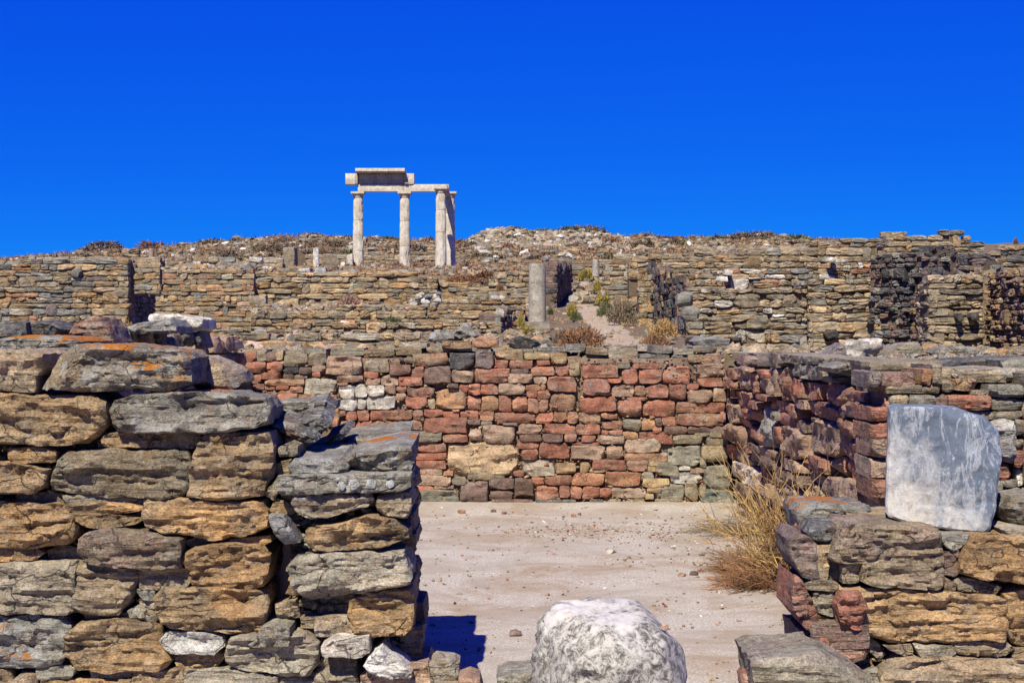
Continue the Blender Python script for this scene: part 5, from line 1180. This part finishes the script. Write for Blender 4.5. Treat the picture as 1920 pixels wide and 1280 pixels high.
o = link('dead_tuft', mesh('dead_tuft', V, Fc), M_strawd, loc=(1.72, 10.0, .0)); tag(o, 'low brown dead tuft lying on the grit beside the golden bush', 'tuft')
V, Fc = tubes(stalks(R, 420, 1.5, .32, (-.8, 0), base=.24, droop=.8, branch=4), .003)
o = link('dead_tuft', mesh('dead_tuft', V, Fc), M_rust, loc=(1.78, 9.55, .0)); tag(o, 'rust brown matted tuft in front of the golden bush', 'tuft')
V, Fc = tubes(stalks(R, 170, 1.5, .42, (-1.2, .1), base=.2, droop=.9), .003)
o = link('dead_tuft', mesh('dead_tuft', V, Fc), M_twig, loc=(1.98, 12.0, .0)); tag(o, 'grey mat of dead stalks spreading left from the golden bush', 'tuft')
for i, (px, py, h) in enumerate(((1332, 1268, .16), (1478, 1250, .14), (1492, 1240, .16))):
    d = F * EYE / (py - HZ) - .2; V, Fc = tubes(stalks(R, 3, .3, h, (.1, 0), base=.01), .0012)
    o = link('dry_stalk', mesh('dry_stalk', V, Fc), M_straw, loc=((px - 960) / F * d, d, 0)); tag(o, ['single dry stalk rising right of the marble stump', 'thin dry stalk at the left foot of the near right pier', 'second thin stalk close to the near right pier, nearer the red stone'][i], 'stalk')

def shrub_mesh(seed, n, w, h, leaf, name='twigs', up=.3):
    R = np.random.RandomState(seed); c = R.normal(0, 1, (n, 3)); c /= np.linalg.norm(c, axis=1)[:, None]; c *= R.uniform(.35, 1, (n, 1)) ** .5
    lump = 1 + .35 * fbm(c * 1.6 + seed, 2); c *= lump[:, None]
    c[:, 2] = np.abs(c[:, 2]); c *= (w, w, h)
    d = c / (np.linalg.norm(c, axis=1)[:, None] + 1e-6) * .8 + R.normal(0, .6, (n, 3)); d[:, 2] += up; d /= np.linalg.norm(d, axis=1)[:, None]
    s = np.cross(d, R.normal(0, 1, (n, 3))); s /= np.linalg.norm(s, axis=1)[:, None] + 1e-6
    L = leaf * R.uniform(.5, 1.4, (n, 1))
    V = np.stack([c - s * L * .16, c + s * L * .16, c + d * L], 1).reshape(-1, 3)
    return mesh(name, V, np.arange(n * 3).reshape(-1, 3), False)
SH = [shrub_mesh(i, 1500, 1, .6, .17) for i in range(5)]
SHF = [shrub_mesh(10 + i, 520, 1, .55, .30) for i in range(5)]
for m_ in SH + SHF: m_.materials.append(M_twig)
def shrub(px, py, d, w, h, mat, label, name='shrub', cat='shrub', group=None, far=False, z=None, flowers=None):
    k = d / F; me = random.Random(int(px * 3 + d)).choice(SHF if far else SH)
    x = (px - 960) * k; zz = yz(py, d) if z is None else z
    o = bpy.data.objects.new(name, me.copy() if False else me); col.objects.link(o)
    o.material_slots[0].link = 'OBJECT'; o.material_slots[0].material = mat
    o.location = (x, d, zz); o.scale = (w / 2 * k, w / 2 * k * .8, h * k / .75); o.rotation_euler = (0, 0, px)
    tag(o, label, cat, group)
    if flowers:
        fo = bpy.data.objects.new('flowers', random.Random(int(px)).choice(SHF)); col.objects.link(fo); fo.parent = o
        fo.material_slots[0].link = 'OBJECT'; fo.material_slots[0].material = flowers; fo.scale = (1.04, 1.04, 1.08); fo.rotation_euler = (0, 0, 1.7)
    return o
shrub(1092, 652, 16.6, 100, 46, M_rust, 'reddish dry shrub left of the path just above the red wall', z=None)
shrub(1060, 648, 17.4, 56, 36, M_twig, 'brown dry shrub between the granite column plinth and the reddish shrub')
shrub(1228, 655, 16.5, 60, 32, M_rust, 'reddish brown grass clump right of the path above the red wall')
shrub(1245, 632, 21, 60, 40, M_straw, 'pale straw clump at the foot of the corridor wall')
shrub(1165, 605, 30, 56, 48, M_twig, 'large grey-brown bush right of the path')
shrub(1138, 592, 33, 42, 26, M_olive, 'olive green bush left of the large grey-brown bush')
shrub(1131, 568, 40, 22, 26, M_green, 'green bush hugging the path halfway up', flowers=M_yellow)
shrub(1098, 526, 60, 34, 22, M_olive, 'yellow flowering bush at the top of the path', flowers=M_yellow)
shrub(1120, 545, 48, 18, 20, M_olive, 'olive shrub between the stump and the flowering bush', flowers=M_yellow)
shrub(1072, 592, 32, 20, 22, M_green, 'small green plant left of the path by the dark doorway', flowers=M_yellow)
shrub(1080, 600, 28, 26, 14, M_green, 'low leafy green plant in front of the dark doorway')
shrub(1032, 590, 29, 14, 16, M_olive, 'grey-green tuft at the right of the granite column')
shrub(990, 628, 24, 34, 14, M_olive, 'low green weeds in front of the granite plinth', flowers=M_yellow)
shrub(977, 612, 26.5, 14, 24, M_olive, 'small flowering plant left of the granite column', flowers=M_yellow)
shrub(1020, 636, 23, 40, 14, M_green, 'dark green weeds below the granite plinth')
shrub(938, 545, 43.5, 16, 16, M_rust, 'round rust coloured plant growing out of the wall left of the granite column')
shrub(655, 580, 38, 56, 30, M_pinkb, 'pinkish dry bush on the slope under the temple')
shrub(650, 568, 38.6, 30, 20, M_twig, 'grey twig bush behind the pinkish one')
shrub(600, 583, 34, 26, 10, M_olive, 'small yellow and green plant left of the pinkish bush', flowers=M_yellow)
shrub(735, 607, 28.5, 44, 14, M_olive, 'sparse green-brown tuft on the middle terrace')
shrub(545, 596, 31, 50, 10, M_rust, 'brown grass strip under the cream block')
shrub(240, 622, 36, 26, 20, M_straw, 'dry grass in the dark opening of the left terrace wall')
shrub(870, 528, 44, 70, 14, M_rust, 'long brown grass bank right of the temple')
shrub(915, 522, 46, 70, 16, M_rust, 'brown grass bank left of the granite column head')
shrub(745, 503, 82, 26, 12, M_twig, 'grey bush at the foot of the second temple column', far=True)
shrub(800, 505, 80, 60, 8, M_rust, 'dry grass at the foot of the paired temple columns', far=True)
shrub(1905, 458, 33.5, 12, 14, M_rust, 'lone dry plant on the skyline wall at the far right')
shrub(1300, 560, 24.4, 14, 8, M_straw, 'tiny straw tuft on the tan house corner')
r = random.Random(71)
for i in range(210):
    px = r.uniform(20, 1560); d = r.uniform(97, 135)
    if d > 128 and r.random() < .4: d = r.uniform(130, 134)
    x = (px - 960) / F * d; z = float((zt(np.array([x]), np.array([d])) + rough_z(np.array([x]), np.array([d])))[0])
    w = r.uniform(18, 74); shrub(px, 0, d, w, w * r.uniform(.16, .30), r.choice((M_twig, M_twig, M_rust, M_twig, M_olive)), 'low %s scrub bush on the %s' % (r.choice(('grey-brown', 'small dark', 'broad dusty', 'rounded dry')), 'left shoulder of the hilltop' if px < 450 else 'hilltop behind the temple' if px < 860 else 'rubble mound right of the temple' if px < 1180 else 'skyline above the right hand walls'), group='scrub bushes on the hilltop', far=True, z=z - .05)
for i in range(50):
    px = r.uniform(20, 1620); d = r.uniform(46.5, 92)
    if 1040 < px < 1210: continue
    x = (px - 960) / F * d; z = float((zt(np.array([x]), np.array([d])) + rough_z(np.array([x]), np.array([d])))[0])
    w = r.uniform(14, 40); shrub(px, 0, d, w, w * r.uniform(.2, .35), r.choice((M_twig, M_rust, M_rust, M_olive, M_straw)), 'small dry tuft on the %s slope %s' % ('upper' if d > 70 else 'lower', 'at far left' if px < 380 else 'left of the temple' if px < 640 else 'under the temple' if px < 860 else 'between temple and path' if px < 1060 else 'above the right hand walls'), group='dry tufts around the temple', far=True, z=z - .03)
# brown dry grass over the slopes
def grass(n, px, dr, seed, L, mat, name='dry_grass', bias=1.0):
    x, y, z, R = scatter(n, px, dr, seed, bias); c = np.stack([x, y, z], 1)
    d = R.normal(0, .55, (n, 3)); d[:, 2] = 1; d /= np.linalg.norm(d, axis=1)[:, None]; s = np.cross(d, R.normal(0, 1, (n, 3))); s /= np.linalg.norm(s, axis=1)[:, None]
    l = L * R.uniform(.4, 1.3, (n, 1)) * (y[:, None] / 60) ** .5; msk = pn(np.stack([x * .35, y * .2, x * 0], 1)) > -.05; c, d, s, l = c[msk], d[msk], s[msk], l[msk]; n = len(c)
    V = np.stack([c - s * l * .10, c + s * l * .10, c + d * l], 1).reshape(-1, 3)
    o = link(name, mesh(name, V, np.arange(n * 3).reshape(-1, 3), False), mat); o['kind'] = 'stuff'
grass(26000, (-60, 1700), (96, 134), 81, .34, M_rust); grass(16000, (-60, 1700), (96, 134), 82, .34, M_twig)
grass(14000, (200, 1300), (45.8, 96), 83, .26, M_rust); grass(6000, (470, 1040), (15, 45), 84, .10, M_rust); grass(4000, (1040, 1250), (15, 34), 85, .10, M_straw)
print('OBJECTS', len(S.objects), 'TRIS', sum(len(m.polygons) for m in bpy.data.meshes))
